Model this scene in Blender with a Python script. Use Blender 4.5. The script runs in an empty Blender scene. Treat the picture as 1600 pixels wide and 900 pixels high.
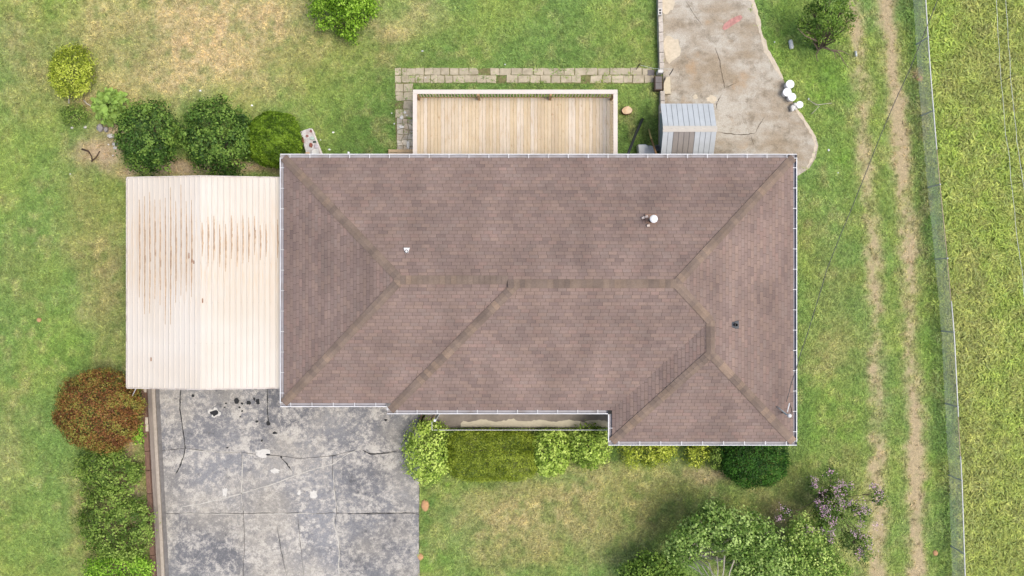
import bpy, math, random
import numpy as np
from mathutils import Vector

random.seed(7); rng = np.random.default_rng(7)
SC = bpy.context.scene
COL = SC.collection
H, S = 35.0, 0.025                      # camera height (m), ground metres per photo pixel

# ------------------------------------------------------------------ camera, sky, sun, exposure
cam = bpy.data.cameras.new('camera'); camo = bpy.data.objects.new('camera', cam); COL.objects.link(camo)
camo.location = (0, 0, H); camo.rotation_euler = (0, 0, 0)
cam.sensor_fit = 'HORIZONTAL'; cam.sensor_width = 36; cam.lens = 36 * H / (1600 * S)
cam.clip_start = 0.5; cam.clip_end = 3000
SC.camera = camo
SUN_AZ = math.atan2(-0.15, 1.0)         # horizontal direction towards the sun (right)
SUN_EL = math.radians(69)
w = bpy.data.worlds.new('World'); SC.world = w; w.use_nodes = True
nt = w.node_tree; bg = nt.nodes['Background']
sky = nt.nodes.new('ShaderNodeTexSky'); sky.sky_type = 'NISHITA'; sky.sun_disc = False
sky.sun_elevation = SUN_EL; sky.sun_rotation = math.pi / 2 - SUN_AZ
sky.air_density = 1.0; sky.dust_density = 4.0; sky.ozone_density = 1.0
nt.links.new(sky.outputs[0], bg.inputs[0]); bg.inputs[1].default_value = 0.15
sd = bpy.data.lights.new('sun', 'SUN'); sd.energy = 1.5; sd.angle = math.radians(24); sd.color = (1, .96, .9)
so = bpy.data.objects.new('sun', sd); COL.objects.link(so)
sv = Vector((math.cos(SUN_AZ) * math.cos(SUN_EL), math.sin(SUN_AZ) * math.cos(SUN_EL), math.sin(SUN_EL)))
so.rotation_euler = sv.to_track_quat('Z', 'Y').to_euler(); so.location = (20, -10, 40)
vs = SC.view_settings
vs.view_transform = 'Standard'; vs.look = 'None'; vs.exposure = 0.52; vs.gamma = 1; vs.use_curve_mapping = False

# ------------------------------------------------------------------ helpers
def P(px, py, z=0.0):
    k = S * (H - z) / H
    return ((px - 800) * k, (450 - py) * k, z)
def P2(px, py, z=0.0): return P(px, py, z)[:2]
def lin(r, g, b):
    f = lambda c: (c / 255 / 12.92) if c <= 10 else ((c / 255 + .055) / 1.055) ** 2.4
    return (f(r), f(g), f(b))
ALB = 0.74
def alb(r, g, b): return tuple(c * ALB for c in lin(r, g, b))      # photo colour to surface colour

def tag(o, label=None, cat=None, group=None, kind=None):
    if label: o['label'] = label
    if cat: o['category'] = cat
    if group: o['group'] = group
    if kind: o['kind'] = kind
    return o
def empty(name, loc, label=None, cat=None, group=None):
    o = bpy.data.objects.new(name, None); COL.objects.link(o); o.location = loc
    o.empty_display_size = .2
    return tag(o, label, cat, group)
def link(name, me, mat=None, parent=None, loc=None, rot=None):
    o = bpy.data.objects.new(name, me); COL.objects.link(o)
    if mat is not None and not me.materials: me.materials.append(mat)
    if parent is not None:
        o.parent = parent
        base = Vector((0, 0, 0)); p = parent
        while p is not None: base += p.location; p = p.parent
        o.location = (Vector(loc) if loc is not None else Vector((0, 0, 0))) - base
    elif loc is not None: o.location = loc
    if rot is not None: o.rotation_euler = rot
    return o
# Every mesh is written in world coordinates unless loc is given; parents are unrotated, link() takes off their offset.

class MB:
    def __init__(s): s.v = []; s.f = []; s.c = []
    def face(s, pts, col=None):
        i = len(s.v); s.v += [tuple(p) for p in pts]; s.f.append(tuple(range(i, i + len(pts)))); s.c.append(col or (1, 1, 1))
    def prism(s, poly, z0, z1, col=None, bev=0.0):
        n = len(poly); i = len(s.v)
        a = sum(poly[k][0] * poly[(k + 1) % n][1] - poly[(k + 1) % n][0] * poly[k][1] for k in range(n))
        if a < 0: poly = poly[::-1]
        cx = sum(p[0] for p in poly) / n; cy = sum(p[1] for p in poly) / n
        s.v += [(p[0], p[1], z0) for p in poly]
        if bev > 0:
            s.v += [(p[0], p[1], z1 - bev) for p in poly]
            for p in poly:
                d = math.hypot(p[0] - cx, p[1] - cy) or 1; k = max(0, 1 - bev / d)
                s.v.append((cx + (p[0] - cx) * k, cy + (p[1] - cy) * k, z1))
            L = 2
        else:
            s.v += [(p[0], p[1], z1) for p in poly]; L = 1
        for l in range(L):
            for k in range(n):
                q = (k + 1) % n
                s.f.append((i + l * n + k, i + l * n + q, i + (l + 1) * n + q, i + (l + 1) * n + k)); s.c.append(col or (1, 1, 1))
        s.f.append(tuple(i + L * n + k for k in range(n))); s.c.append(col or (1, 1, 1))
        s.f.append(tuple(i + k for k in reversed(range(n)))); s.c.append(col or (1, 1, 1))
    def box(s, x0, x1, y0, y1, z0, z1, col=None, bev=0.0):
        s.prism([(x0, y0), (x1, y0), (x1, y1), (x0, y1)], z0, z1, col, bev)
    def tube(s, pts, r, n=6, col=None, cap=True):
        pts = [Vector(p) for p in pts]; rs = r if isinstance(r, (list, tuple)) else [r] * len(pts)
        i0 = len(s.v)
        for k, p in enumerate(pts):
            d = (pts[min(k + 1, len(pts) - 1)] - pts[max(k - 1, 0)]).normalized()
            a = d.orthogonal().normalized() if abs(d.z) > .9 else Vector((0, 0, 1)).cross(d).normalized()
            b = d.cross(a)
            for j in range(n):
                t = 2 * math.pi * j / n
                s.v.append(tuple(p + (a * math.cos(t) + b * math.sin(t)) * rs[k]))
        for k in range(len(pts) - 1):
            for j in range(n):
                q = (j + 1) % n
                s.f.append((i0 + k * n + j, i0 + k * n + q, i0 + (k + 1) * n + q, i0 + (k + 1) * n + j)); s.c.append(col or (1, 1, 1))
        if cap:
            s.f.append(tuple(i0 + j for j in reversed(range(n)))); s.c.append(col or (1, 1, 1))
            s.f.append(tuple(i0 + (len(pts) - 1) * n + j for j in range(n))); s.c.append(col or (1, 1, 1))
    def lathe(s, c, prof, n=20, col=None):       # prof: (r, z) list bottom to top
        i0 = len(s.v)
        for r, z in prof:
            for j in range(n):
                t = 2 * math.pi * j / n; s.v.append((c[0] + r * math.cos(t), c[1] + r * math.sin(t), c[2] + z))
        for k in range(len(prof) - 1):
            for j in range(n):
                q = (j + 1) % n
                s.f.append((i0 + k * n + j, i0 + k * n + q, i0 + (k + 1) * n + q, i0 + (k + 1) * n + j)); s.c.append(col or (1, 1, 1))
        s.f.append(tuple(i0 + j for j in reversed(range(n)))); s.c.append(col or (1, 1, 1))
        m = i0 + (len(prof) - 1) * n
        s.f.append(tuple(m + j for j in range(n))); s.c.append(col or (1, 1, 1))
    def mesh(s, name, smooth=False):
        me = bpy.data.meshes.new(name); me.from_pydata(s.v, [], s.f)
        a = me.attributes.new('col', 'FLOAT_COLOR', 'FACE')
        a.data.foreach_set('color', np.array([(c[0], c[1], c[2], 1) for c in s.c], dtype=np.float32).ravel())
        if smooth: me.polygons.foreach_set('use_smooth', [True] * len(s.f))
        me.update(); return me
    def build(s, name, mat, parent=None, smooth=False): return link(name, s.mesh(name, smooth), mat, parent)

def fast_quads(name, V, C):              # V (N,4,3), C (N,3)
    n = len(V); me = bpy.data.meshes.new(name)
    me.vertices.add(n * 4); me.vertices.foreach_set('co', V.astype(np.float32).ravel())
    me.loops.add(n * 4); me.loops.foreach_set('vertex_index', np.arange(n * 4, dtype=np.int32))
    me.polygons.add(n); me.polygons.foreach_set('loop_start', np.arange(n, dtype=np.int32) * 4)
    a = me.attributes.new('col', 'FLOAT_COLOR', 'FACE')
    a.data.foreach_set('color', np.concatenate([C, np.ones((n, 1))], 1).astype(np.float32).ravel())
    me.update(calc_edges=True); me.validate(); return me

# numpy value noise
def _h(ix, iy, seed):
    n = (ix.astype(np.int64) * 374761393 + iy.astype(np.int64) * 668265263 + seed * 1442695041) & 0x7fffffff
    n = ((n ^ (n >> 13)) * 1274126177) & 0x7fffffff
    return ((n ^ (n >> 16)) & 0xffff) / 65535.0
def vnoise(x, y, seed=0):
    ix = np.floor(x); iy = np.floor(y); fx = x - ix; fy = y - iy
    fx = fx * fx * (3 - 2 * fx); fy = fy * fy * (3 - 2 * fy)
    a = _h(ix, iy, seed); b = _h(ix + 1, iy, seed); c = _h(ix, iy + 1, seed); d = _h(ix + 1, iy + 1, seed)
    return (a * (1 - fx) + b * fx) * (1 - fy) + (c * (1 - fx) + d * fx) * fy
def fbm(x, y, seed=0, oct=4):
    t = 0; a = .5; s = 0
    for o in range(oct):
        t = t + a * vnoise(x, y, seed + o * 17); s += a; a *= .5; x = x * 2.03 + 5.1; y = y * 2.03 + 1.7
    return t / s

# ------------------------------------------------------------------ materials
def nodes(name):
    m = bpy.data.materials.new(name); m.use_nodes = True
    return m, m.node_tree.nodes, m.node_tree.links, m.node_tree.nodes['Principled BSDF']
def pos_noise(N, L, scale, detail=6, rough=.6, stretch=(1, 1, 1), off=None):
    g = N.new('ShaderNodeNewGeometry'); mp = N.new('ShaderNodeMapping'); mp.inputs['Scale'].default_value = stretch
    L.new(g.outputs['Position'], mp.inputs['Vector'])
    if off is not None: L.new(off, mp.inputs['Location'])
    n = N.new('ShaderNodeTexNoise'); n.inputs['Scale'].default_value = scale; n.inputs['Detail'].default_value = detail
    n.inputs['Roughness'].default_value = rough
    L.new(mp.outputs[0], n.inputs['Vector']); return n.outputs['Fac']
def mrange(N, L, x, a, b, c, d, clamp=True):
    m = N.new('ShaderNodeMapRange'); m.clamp = clamp
    for i, q in zip((1, 2, 3, 4), (a, b, c, d)): m.inputs[i].default_value = q
    L.new(x, m.inputs[0]); return m.outputs[0]
def vmul(N, L, col, fac):
    m = N.new('ShaderNodeVectorMath'); m.operation = 'SCALE'
    if isinstance(col, tuple): m.inputs[0].default_value = col[:3]
    else: L.new(col, m.inputs[0])
    L.new(fac, m.inputs['Scale']); return m.outputs[0]
def mixc(N, L, fac, a, b):
    m = N.new('ShaderNodeMix'); m.data_type = 'RGBA'
    for s, q in ((m.inputs[6], a), (m.inputs[7], b)):
        if isinstance(q, tuple): s.default_value = (*q[:3], 1)
        else: L.new(q, s)
    if isinstance(fac, (int, float)): m.inputs[0].default_value = fac
    else: L.new(fac, m.inputs[0])
    return m.outputs[2]
def bump(N, L, B, h, strength=.4, dist=.02):
    b = N.new('ShaderNodeBump'); b.inputs['Strength'].default_value = strength; b.inputs['Distance'].default_value = dist
    L.new(h, b.inputs['Height']); L.new(b.outputs[0], B.inputs['Normal'])
def M(name, base=(.5, .5, .5), rough=.8, var=.15, scale=6, bmp=0.0, attr=False, orand=0.0, metal=0.0, stretch=(1, 1, 1), spec=.3, dirt=None, dirt_amt=.0, dirt_scale=1.2):
    m, N, L, B = nodes(name)
    f = pos_noise(N, L, scale, 7, .62, stretch)
    c = base
    if attr:
        a = N.new('ShaderNodeAttribute'); a.attribute_name = 'col'; c = a.outputs['Color']
    c = vmul(N, L, c, mrange(N, L, f, .3, .7, 1 - var, 1 + var))
    if orand:
        oi = N.new('ShaderNodeObjectInfo'); c = vmul(N, L, c, mrange(N, L, oi.outputs['Random'], 0, 1, 1 - orand, 1 + orand))
    if dirt:
        d = pos_noise(N, L, dirt_scale, 6, .65)
        c = mixc(N, L, mrange(N, L, d, .48, .68, 0, dirt_amt), c, dirt)
    L.new(c, B.inputs['Base Color'])
    B.inputs['Roughness'].default_value = rough; B.inputs['Metallic'].default_value = metal
    B.inputs['Specular IOR Level'].default_value = spec
    if bmp: bump(N, L, B, f, bmp, .02)
    return m

def leaf_material(name, trans=.3):
    m, N, L, B = nodes(name)
    a = N.new('ShaderNodeAttribute'); a.attribute_name = 'col'
    L.new(a.outputs['Color'], B.inputs['Base Color']); B.inputs['Roughness'].default_value = .55; B.inputs['Specular IOR Level'].default_value = .25
    t = N.new('ShaderNodeBsdfTranslucent'); L.new(a.outputs['Color'], t.inputs['Color'])
    x = N.new('ShaderNodeMixShader'); x.inputs[0].default_value = trans
    L.new(B.outputs[0], x.inputs[1]); L.new(t.outputs[0], x.inputs[2]); L.new(x.outputs[0], N['Material Output'].inputs[0])
    return m
LEAF = leaf_material('leaf')
PETAL = leaf_material('petal', .2)
BARK = M('bark', alb(120, 105, 88), .9, .3, 12, .5)
PALEBARK = M('pale_bark', alb(205, 195, 178), .85, .2, 10, .3)
WHITE = M('white_paint', (.66, .66, .65), .45, .06, 5, dirt=(.36, .35, .32), dirt_amt=.45, dirt_scale=1.8)
TROUGH = M('gutter_inside', (.36, .35, .37), .6, .15, 5, dirt=(.2, .17, .14), dirt_amt=.6, dirt_scale=2.5)
CONC = M('concrete', alb(190, 180, 160), .9, .14, 9, .25, dirt=alb(130, 122, 105), dirt_amt=.5)
BLACKM = M('black_metal', (.02, .02, .022), .5, .1, 5)
METAL = M('galvanised', alb(196, 202, 198), .6, .1, 8)
RUSTY = M('rusty_rail', alb(196, 176, 150), .8, .2, 6)

# shingles: per-tab colour plus broad weather stains
def shingle_material():
    m, N, L, B = nodes('asphalt_shingle')
    a = N.new('ShaderNodeAttribute'); a.attribute_name = 'col'
    big = pos_noise(N, L, .55, 5, .6); fine = pos_noise(N, L, 45, 3, .6)
    streak = pos_noise(N, L, 1.1, 4, .6, (1, .35, 1))
    c = vmul(N, L, a.outputs['Color'], mrange(N, L, big, .32, .68, .86, 1.1))
    c = vmul(N, L, c, mrange(N, L, streak, .35, .65, .9, 1.08))
    c = vmul(N, L, c, mrange(N, L, fine, .25, .75, .8, 1.2))
    L.new(c, B.inputs['Base Color']); B.inputs['Roughness'].default_value = .92; B.inputs['Specular IOR Level'].default_value = .15
    bump(N, L, B, fine, .35, .01); return m
SHINGLE = shingle_material()
def cap_material():
    m, N, L, B = nodes('cap_shingle')
    oi = N.new('ShaderNodeObjectInfo'); r = N.new('ShaderNodeValToRGB')
    els = [(0, alb(130, 114, 103)), (.3, alb(138, 121, 108)), (.6, alb(142, 124, 110)), (.85, alb(147, 128, 112)), (1, alb(158, 136, 117))]
    r.color_ramp.elements[0].color = (*els[0][1], 1); r.color_ramp.elements[1].color = (*els[-1][1], 1)
    for p, c in els[1:-1]: e = r.color_ramp.elements.new(p); e.color = (*c, 1)
    L.new(oi.outputs['Random'], r.inputs[0])
    fine = pos_noise(N, L, 30, 4, .6); big = pos_noise(N, L, 1.3, 4, .6)
    c = vmul(N, L, r.outputs[0], mrange(N, L, fine, .25, .75, .82, 1.18)); c = vmul(N, L, c, mrange(N, L, big, .35, .65, .82, 1.12))
    L.new(c, B.inputs['Base Color']); B.inputs['Roughness'].default_value = .92; B.inputs['Specular IOR Level'].default_value = .15
    return m
CAP = cap_material()

# ------------------------------------------------------------------ ground colour map (hand-placed tone patches)
def glb(r, g, b): return tuple(c * .89 for c in lin(r, g, b))
CG = glb(134, 164, 90); CD = glb(108, 140, 70); CY = glb(156, 174, 92); CT = glb(214, 192, 148); CB = glb(186, 162, 130)
CF = glb(158, 178, 86); CO = glb(164, 160, 104); CL = glb(134, 170, 72)
BL = [  # px, py, rx, ry, colour, strength
 (330, 60, 120, 75, CT, .85), (230, 120, 110, 40, CT, .6), (140, 35, 50, 45, CT, .5), (425, 40, 45, 70, CT, .75), (390, 110, 70, 35, CT, .6), (285, 20, 120, 40, CT, .6),
 (80, 20, 40, 25, CL, .7), (60, 60, 60, 60, CO, .35), (20, 60, 30, 80, CT, .35), (60, 130, 40, 70, CO, .4), (200, 70, 60, 40, CO, .4),
 (500, 130, 80, 55, CY, .75), (470, 90, 60, 40, CO, .5), (560, 200, 60, 50, CD, .7), (500, 210, 50, 30, CY, .4), (610, 160, 25, 90, CD, .6),
 (620, 40, 40, 25, CT, .35), (690, 60, 60, 60, CG, .6), (660, 20, 40, 20, CT, .4), (700, 90, 60, 25, CD, .6), (600, 45, 40, 15, CT, .5), (590, 85, 40, 30, CO, .5), (850, 60, 120, 60, CG, .6), (980, 60, 60, 70, CY, .6), (770, 30, 50, 40, CY, .5), (900, 90, 100, 25, CD, .4),
 (720, 130, 90, 8, CD, .7), (880, 132, 100, 8, CD, .7), (1000, 200, 40, 50, CD, .8), (990, 165, 30, 30, CY, .3),
 (60, 300, 60, 80, CG, .8), (20, 260, 40, 60, CY, .5), (150, 240, 35, 22, CB, .95), (175, 215, 26, 20, CB, .7), (130, 160, 26, 22, CB, .6), (200, 262, 24, 14, CO, .6), (285, 266, 50, 12, CB, 1.0), (390, 264, 50, 9, CB, 1.0), (250, 262, 70, 10, CB, .9),
 (120, 330, 30, 60, CO, .6), (150, 390, 30, 60, CO, .7), (165, 480, 30, 80, CO, .7), (140, 470, 18, 40, CT, .5), (160, 560, 30, 30, CO, .4), (185, 420, 14, 90, CB, .35),
 (60, 480, 70, 90, CG, .6), (100, 560, 40, 50, CL, .5), (30, 680, 60, 80, CO, .35), (15, 720, 25, 40, CT, .35), (90, 700, 40, 120, CG, .7), (40, 800, 60, 50, CY, .4), (30, 420, 40, 60, CO, .3),
 (200, 720, 32, 90, CB, .75), (175, 850, 50, 60, CB, .6), (140, 800, 22, 60, CO, .8),
 (860, 800, 170, 70, CO, .75), (800, 790, 60, 40, CT, .55), (900, 760, 60, 25, CT, .5), (1010, 745, 110, 22, CT, .45), (900, 830, 80, 35, CT, .5), (760, 830, 60, 40, CT, .45), (1000, 800, 50, 40, CO, .6), (690, 760, 30, 14, CL, .8), (668, 810, 10, 80, CD, .7), (690, 870, 35, 30, CG, .7), (680, 885, 20, 20, CL, .5), (720, 745, 60, 10, CD, .5), (860, 752, 60, 8, CG, .5), (958, 712, 10, 20, CD, .8), (820, 870, 70, 25, CO, .6), (1120, 745, 50, 12, CB, .5), (1040, 860, 60, 40, CD, .5), (1200, 785, 60, 40, CO, .6), (1225, 810, 30, 25, CB, .5),
 (1215, 60, 25, 80, CL, .6), (1290, 120, 40, 60, CL, .7), (1275, 60, 40, 30, CD, .7), (1300, 300, 45, 70, CG, .6), (1320, 250, 25, 25, CL, .7), (1265, 360, 20, 30, CO, .5), (1260, 420, 20, 50, CY, .7), (1300, 440, 30, 60, CO, .4), (1330, 500, 40, 50, CG, .7), (1310, 530, 40, 50, CO, .5), (1290, 600, 45, 60, CY, .6), (1300, 555, 30, 30, CT, .3), (1300, 680, 60, 60, CL, .55), (1320, 715, 25, 25, CO, .5), (1340, 640, 20, 50, CY, .5), (1250, 640, 12, 60, CD, .5), (1300, 790, 60, 60, CO, .4), (1330, 880, 40, 30, CT, .35),
 (1385, 300, 10, 300, CG, .4), (1398, 600, 12, 300, CY, .6), (1440, 100, 14, 150, CG, .6), (1445, 500, 14, 400, CL, .5), (1400, 830, 20, 60, CG, .5), (1445, 330, 8, 100, CB, .5), (1455, 180, 12, 40, CB, .6), (1437, 122, 8, 10, CB, .9),
]
R1 = [(1333, -60), (1335, 30), (1340, 70), (1345, 120), (1347, 150), (1345, 200), (1350, 225), (1358, 300), (1364, 350), (1363, 400), (1368, 450), (1372, 520), (1368, 570), (1372, 620), (1367, 680), (1372, 710), (1368, 760), (1374, 800), (1370, 870), (1372, 980)]
R2 = [(1382, -60), (1385, 0), (1392, 60), (1397, 110), (1402, 170), (1405, 220), (1412, 290), (1417, 350), (1422, 420), (1421, 470), (1423, 550), (1430, 620), (1432, 680), (1432, 740), (1428, 800), (1433, 860), (1430, 980)]
FB = [(1418, -80), (1426, 0), (1433, 110), (1441, 210), (1449, 300), (1457, 375), (1464, 450), (1470, 520), (1475, 620), (1482, 750), (1487, 900), (1490, 980)]
DRIVE = [(246, 560), (420, 560), (664, 600), (657, 690), (655, 800), (656, 960), (262, 960), (256, 800), (250, 700)]
PAD = [(1036, -40), (1176, -40), (1178, 0), (1183, 30), (1188, 52), (1197, 80), (1208, 98), (1224, 126), (1241, 165), (1259, 190), (1274, 213), (1278, 228), (1274, 247), (1264, 263), (1246, 275), (1230, 290), (1036, 290)]
HOUSE_G = [(470, 258), (1205, 258), (1205, 665), (940, 665), (940, 640), (655, 640), (470, 620)]
def inside(px, py, poly):
    r = np.zeros(px.shape, bool); n = len(poly)
    for i in range(n):
        x0, y0 = poly[i]; x1, y1 = poly[(i + 1) % n]
        if y0 == y1: continue
        c = ((y0 > py) != (y1 > py)) & (px < (x1 - x0) * (py - y0) / (y1 - y0) + x0); r ^= c
    return r
def polydist_x(px, py, line):
    ys = [p[1] for p in line]; xs = [p[0] for p in line]; return px - np.interp(py, ys, xs)
def ground_fields(X, Y):
    px = X / S + 800; py = 450 - Y / S
    wx = px + (fbm(X * .9, Y * .9, 3) - .5) * 46; wy = py + (fbm(X * .9, Y * .9, 9) - .5) * 46
    n1 = fbm(X * .55, Y * .55, 21, 5); n2 = fbm(X * 2.2, Y * 2.2, 33, 4); n3 = fbm(X * 5.5, Y * 5.5, 41, 3)
    C = np.empty(X.shape + (3,)); g = np.clip((n1 - .38) * 4, 0, 1)[..., None]
    C[:] = np.array(CG) * (1 - g) + np.array(CY) * g
    for bx, by, rx, ry, c, st in BL:
        if c is CT: st *= .95 if by < 200 else .6
        d = ((wx - bx) / rx) ** 2 + ((wy - by) / ry) ** 2
        wgt = st * np.exp(-d * .9) * np.clip(.25 + 1.55 * (n2 * .6 + n3 * .5), 0, 1.5)
        wgt = np.clip(wgt, 0, 1)[..., None]; C = C * (1 - wgt) + np.array(c) * wgt
    # straw flecks and greener tufts inside the turf
    n5 = fbm(X * 3.2, Y * 3.2, 91, 4); n6 = fbm(X * 1.3, Y * 1.3, 97, 4)
    st_ = (np.clip((n5 - .50) * 5, 0, 1) * np.clip((n6 - .36) * 3.2, 0, 1) * .30)[..., None]; C = C * (1 - st_) + np.array(CT) * .95 * st_
    gr_ = (np.clip((.47 - n5) * 5, 0, 1) * .5)[..., None]; C = C * (1 - gr_) + np.array(CD) * gr_
    # rough field beyond the fence
    fd = polydist_x(px, py, FB)
    fw = np.clip((fd - 6 + (n2 - .5) * 26) / 14, 0, 1)[..., None]
    f1 = fbm(X * .4, Y * .22, 61, 4); f2 = fbm(X * 1.8, Y * 1.4, 67, 4)
    ff = np.clip((f1 - .45) * 4, 0, 1)[..., None] * .5 + np.clip((f2 - .5) * 3, 0, 1)[..., None] * .35
    FC = np.array(CF) * (1 - np.clip(ff, 0, 1)) + np.array(CO) * np.clip(ff, 0, 1)
    low = np.clip((py - 520) / 300, 0, 1)[..., None] * .45
    ft_ = np.clip((fbm(X * 2.6, Y * 2.0, 71, 4) - .5) * 5, 0, 1)[..., None] * .55; FC = FC * (1 - ft_) + np.array(glb(180, 180, 112)) * ft_
    FC = FC * (1 - low) + np.array(glb(164, 172, 98)) * low
    C = C * (1 - fw) + FC * fw
    # wheel tracks
    bare = np.zeros(X.shape)
    for ln, wd, st in ((R1, 13, .85), (R2, 14.5, 1.0)):
        d = np.abs(polydist_x(px + (n2 - .5) * 22 + (n3 - .5) * 8, py, ln)) / wd
        t = st * np.exp(-d ** 2.4) * np.clip((.25 if ln is R2 else -.3) + (1.7 if ln is R2 else 2.2) * fbm(X * 1.5, Y * .6, 5, 4) + (n3 - .5) * 1.2, 0, 1.15)
        bare = np.maximum(bare, np.clip(t, 0, 1))
    # thin worn soil near stones, path and beds
    for bx, by, rx, ry, q in ((150, 240, 30, 18, .9), (290, 268, 60, 9, 1), (390, 266, 50, 8, 1), (240, 266, 40, 8, 1), (175, 212, 16, 14, .7), (600, 90, 16, 8, .0), (207, 780, 20, 90, .6), (1130, 740, 30, 12, .5)):
        d = ((wx - bx) / rx) ** 2 + ((wy - by) / ry) ** 2; bare = np.maximum(bare, np.clip(q * np.exp(-d) * (0.6 + n3), 0, 1))
    b = bare[..., None]; soil = np.array(glb(206, 184, 148)) * (1 - .25 * n3[..., None]); C = C * (1 - b * .92) + soil * b * .92
    C *= (0.80 + .40 * n3)[..., None]
    dens = np.clip(1 - bare * 1.05, 0.05, 1)
    dry = np.clip((C[..., 0] / np.maximum(C[..., 1], 1e-4) - .95) * 2.5, 0, 1); dens *= 1 - .35 * dry
    size = .9 + .7 * np.clip((n5 - .54) * 5, 0, 1) + 1.1 * fw[..., 0] * (0.6 + f2) + 1.0 * np.exp(-((fd + 5) / 9) ** 2)
    for pl in (DRIVE, PAD): dens[inside(px + (n3 - .5) * 12 + (n2 - .5) * 8, py + (n2 - .5) * 12, pl)] = 0
    dens[inside(px, py, HOUSE_G)] = 0
    dens[inside(px, py, [(222, 600), (262, 600), (262, 960), (240, 960)])] = 0
    walk = inside(px, py, [(617, 105), (1030, 107), (1030, 131), (646, 131), (646, 244), (620, 244)])
    dens[walk] *= np.where(n3[walk] > .52, .7, 0.0)
    dens[inside(px, py, [(215, 285), (440, 285), (440, 600), (215, 600)])] *= .25
    return C, dens, size

def grid_mesh(name, xs, ys, zf):
    X, Y = np.meshgrid(xs, ys); nx, ny = len(xs), len(ys)
    Z = zf(X, Y); me = bpy.data.meshes.new(name)
    co = np.stack([X, Y, Z], -1).reshape(-1, 3).astype(np.float32)
    i = np.arange(nx * ny).reshape(ny, nx)
    q = np.stack([i[:-1, :-1], i[:-1, 1:], i[1:, 1:], i[1:, :-1]], -1).reshape(-1, 4).astype(np.int32)
    me.vertices.add(len(co)); me.vertices.foreach_set('co', co.ravel())
    me.loops.add(q.size); me.loops.foreach_set('vertex_index', q.ravel())
    me.polygons.add(len(q)); me.polygons.foreach_set('loop_start', np.arange(len(q), dtype=np.int32) * 4)
    me.update(calc_edges=True); return me, X, Y
def zground(X, Y):
    inn = np.clip(1 - (np.abs(X) - 26) / 6, 0, 1) * np.clip(1 - (np.abs(Y) - 16) / 6, 0, 1)
    return ((fbm(X * .8, Y * .8, 77, 3) - .5) * .03 - .012) * inn
def put(me, nm, typ, arr):
    a = me.attributes.new(nm, typ, 'POINT')
    if typ == 'FLOAT_COLOR': arr = np.concatenate([arr.reshape(-1, 3), np.ones((arr.shape[0] * arr.shape[1], 1))], 1)
    a.data.foreach_set('color' if typ == 'FLOAT_COLOR' else 'value', arr.astype(np.float32).ravel())
far = np.array([30, 36, 46, 62, 90, 140, 220, 380, 700, 1200.])
xs = np.concatenate([-far[::-1], np.arange(-24, 24.01, .1), far]); ys = np.concatenate([-far[::-1], np.arange(-14.5, 14.51, .1), far])
gm, GX, GY = grid_mesh('ground', xs, ys, zground)
C, dens, size = ground_fields(GX, GY); put(gm, 'gcol', 'FLOAT_COLOR', C)
m, N, L, B = nodes('soil_and_turf')
a = N.new('ShaderNodeAttribute'); a.attribute_name = 'gcol'
f = pos_noise(N, L, 9, 8, .7); f2 = pos_noise(N, L, 30, 4, .7)
c = vmul(N, L, a.outputs['Color'], mrange(N, L, f, .3, .7, .66, 1.12)); c = vmul(N, L, c, mrange(N, L, f2, .3, .7, .7, 1.2))
L.new(c, B.inputs['Base Color']); B.inputs['Roughness'].default_value = .95; B.inputs['Specular IOR Level'].default_value = .1
bump(N, L, B, f2, .8, .04)
ground = link('ground', gm, m); tag(ground, 'mown lawn ground with green and dry tan patches around the house', 'lawn', kind='structure')

# grass: one object that scatters small tufts of blades
gs, X2, Y2 = grid_mesh('grass', np.arange(-22.5, 22.51, .15), np.arange(-13.2, 13.21, .15), zground)
C2, d2, s2 = ground_fields(X2, Y2)
put(gs, 'gcol', 'FLOAT_COLOR', C2); put(gs, 'dens', 'FLOAT', d2 * np.where(s2 > 1.4, 95, 150)); put(gs, 'gsize', 'FLOAT', s2)
m, N, L, B = nodes('grass_blade')
a = N.new('ShaderNodeAttribute'); a.attribute_name = 'gcol'; a.attribute_type = 'INSTANCER'
b_ = N.new('ShaderNodeAttribute'); b_.attribute_name = 'col'
mm = N.new('ShaderNodeVectorMath'); mm.operation = 'MULTIPLY'; L.new(a.outputs['Color'], mm.inputs[0]); L.new(b_.outputs['Color'], mm.inputs[1])
oi_ = N.new('ShaderNodeObjectInfo'); gv = mrange(N, L, oi_.outputs['Random'], 0, 1, .72, 1.28); gcol_ = vmul(N, L, mm.outputs[0], gv)
L.new(gcol_, B.inputs['Base Color']); B.inputs['Roughness'].default_value = .6; B.inputs['Specular IOR Level'].default_value = .2
t = N.new('ShaderNodeBsdfTranslucent'); L.new(gcol_, t.inputs['Color']); x = N.new('ShaderNodeMixShader'); x.inputs[0].default_value = .3
L.new(B.outputs[0], x.inputs[1]); L.new(t.outputs[0], x.inputs[2]); L.new(x.outputs[0], N['Material Output'].inputs[0]); GRASSM = m
tufts = []
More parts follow.
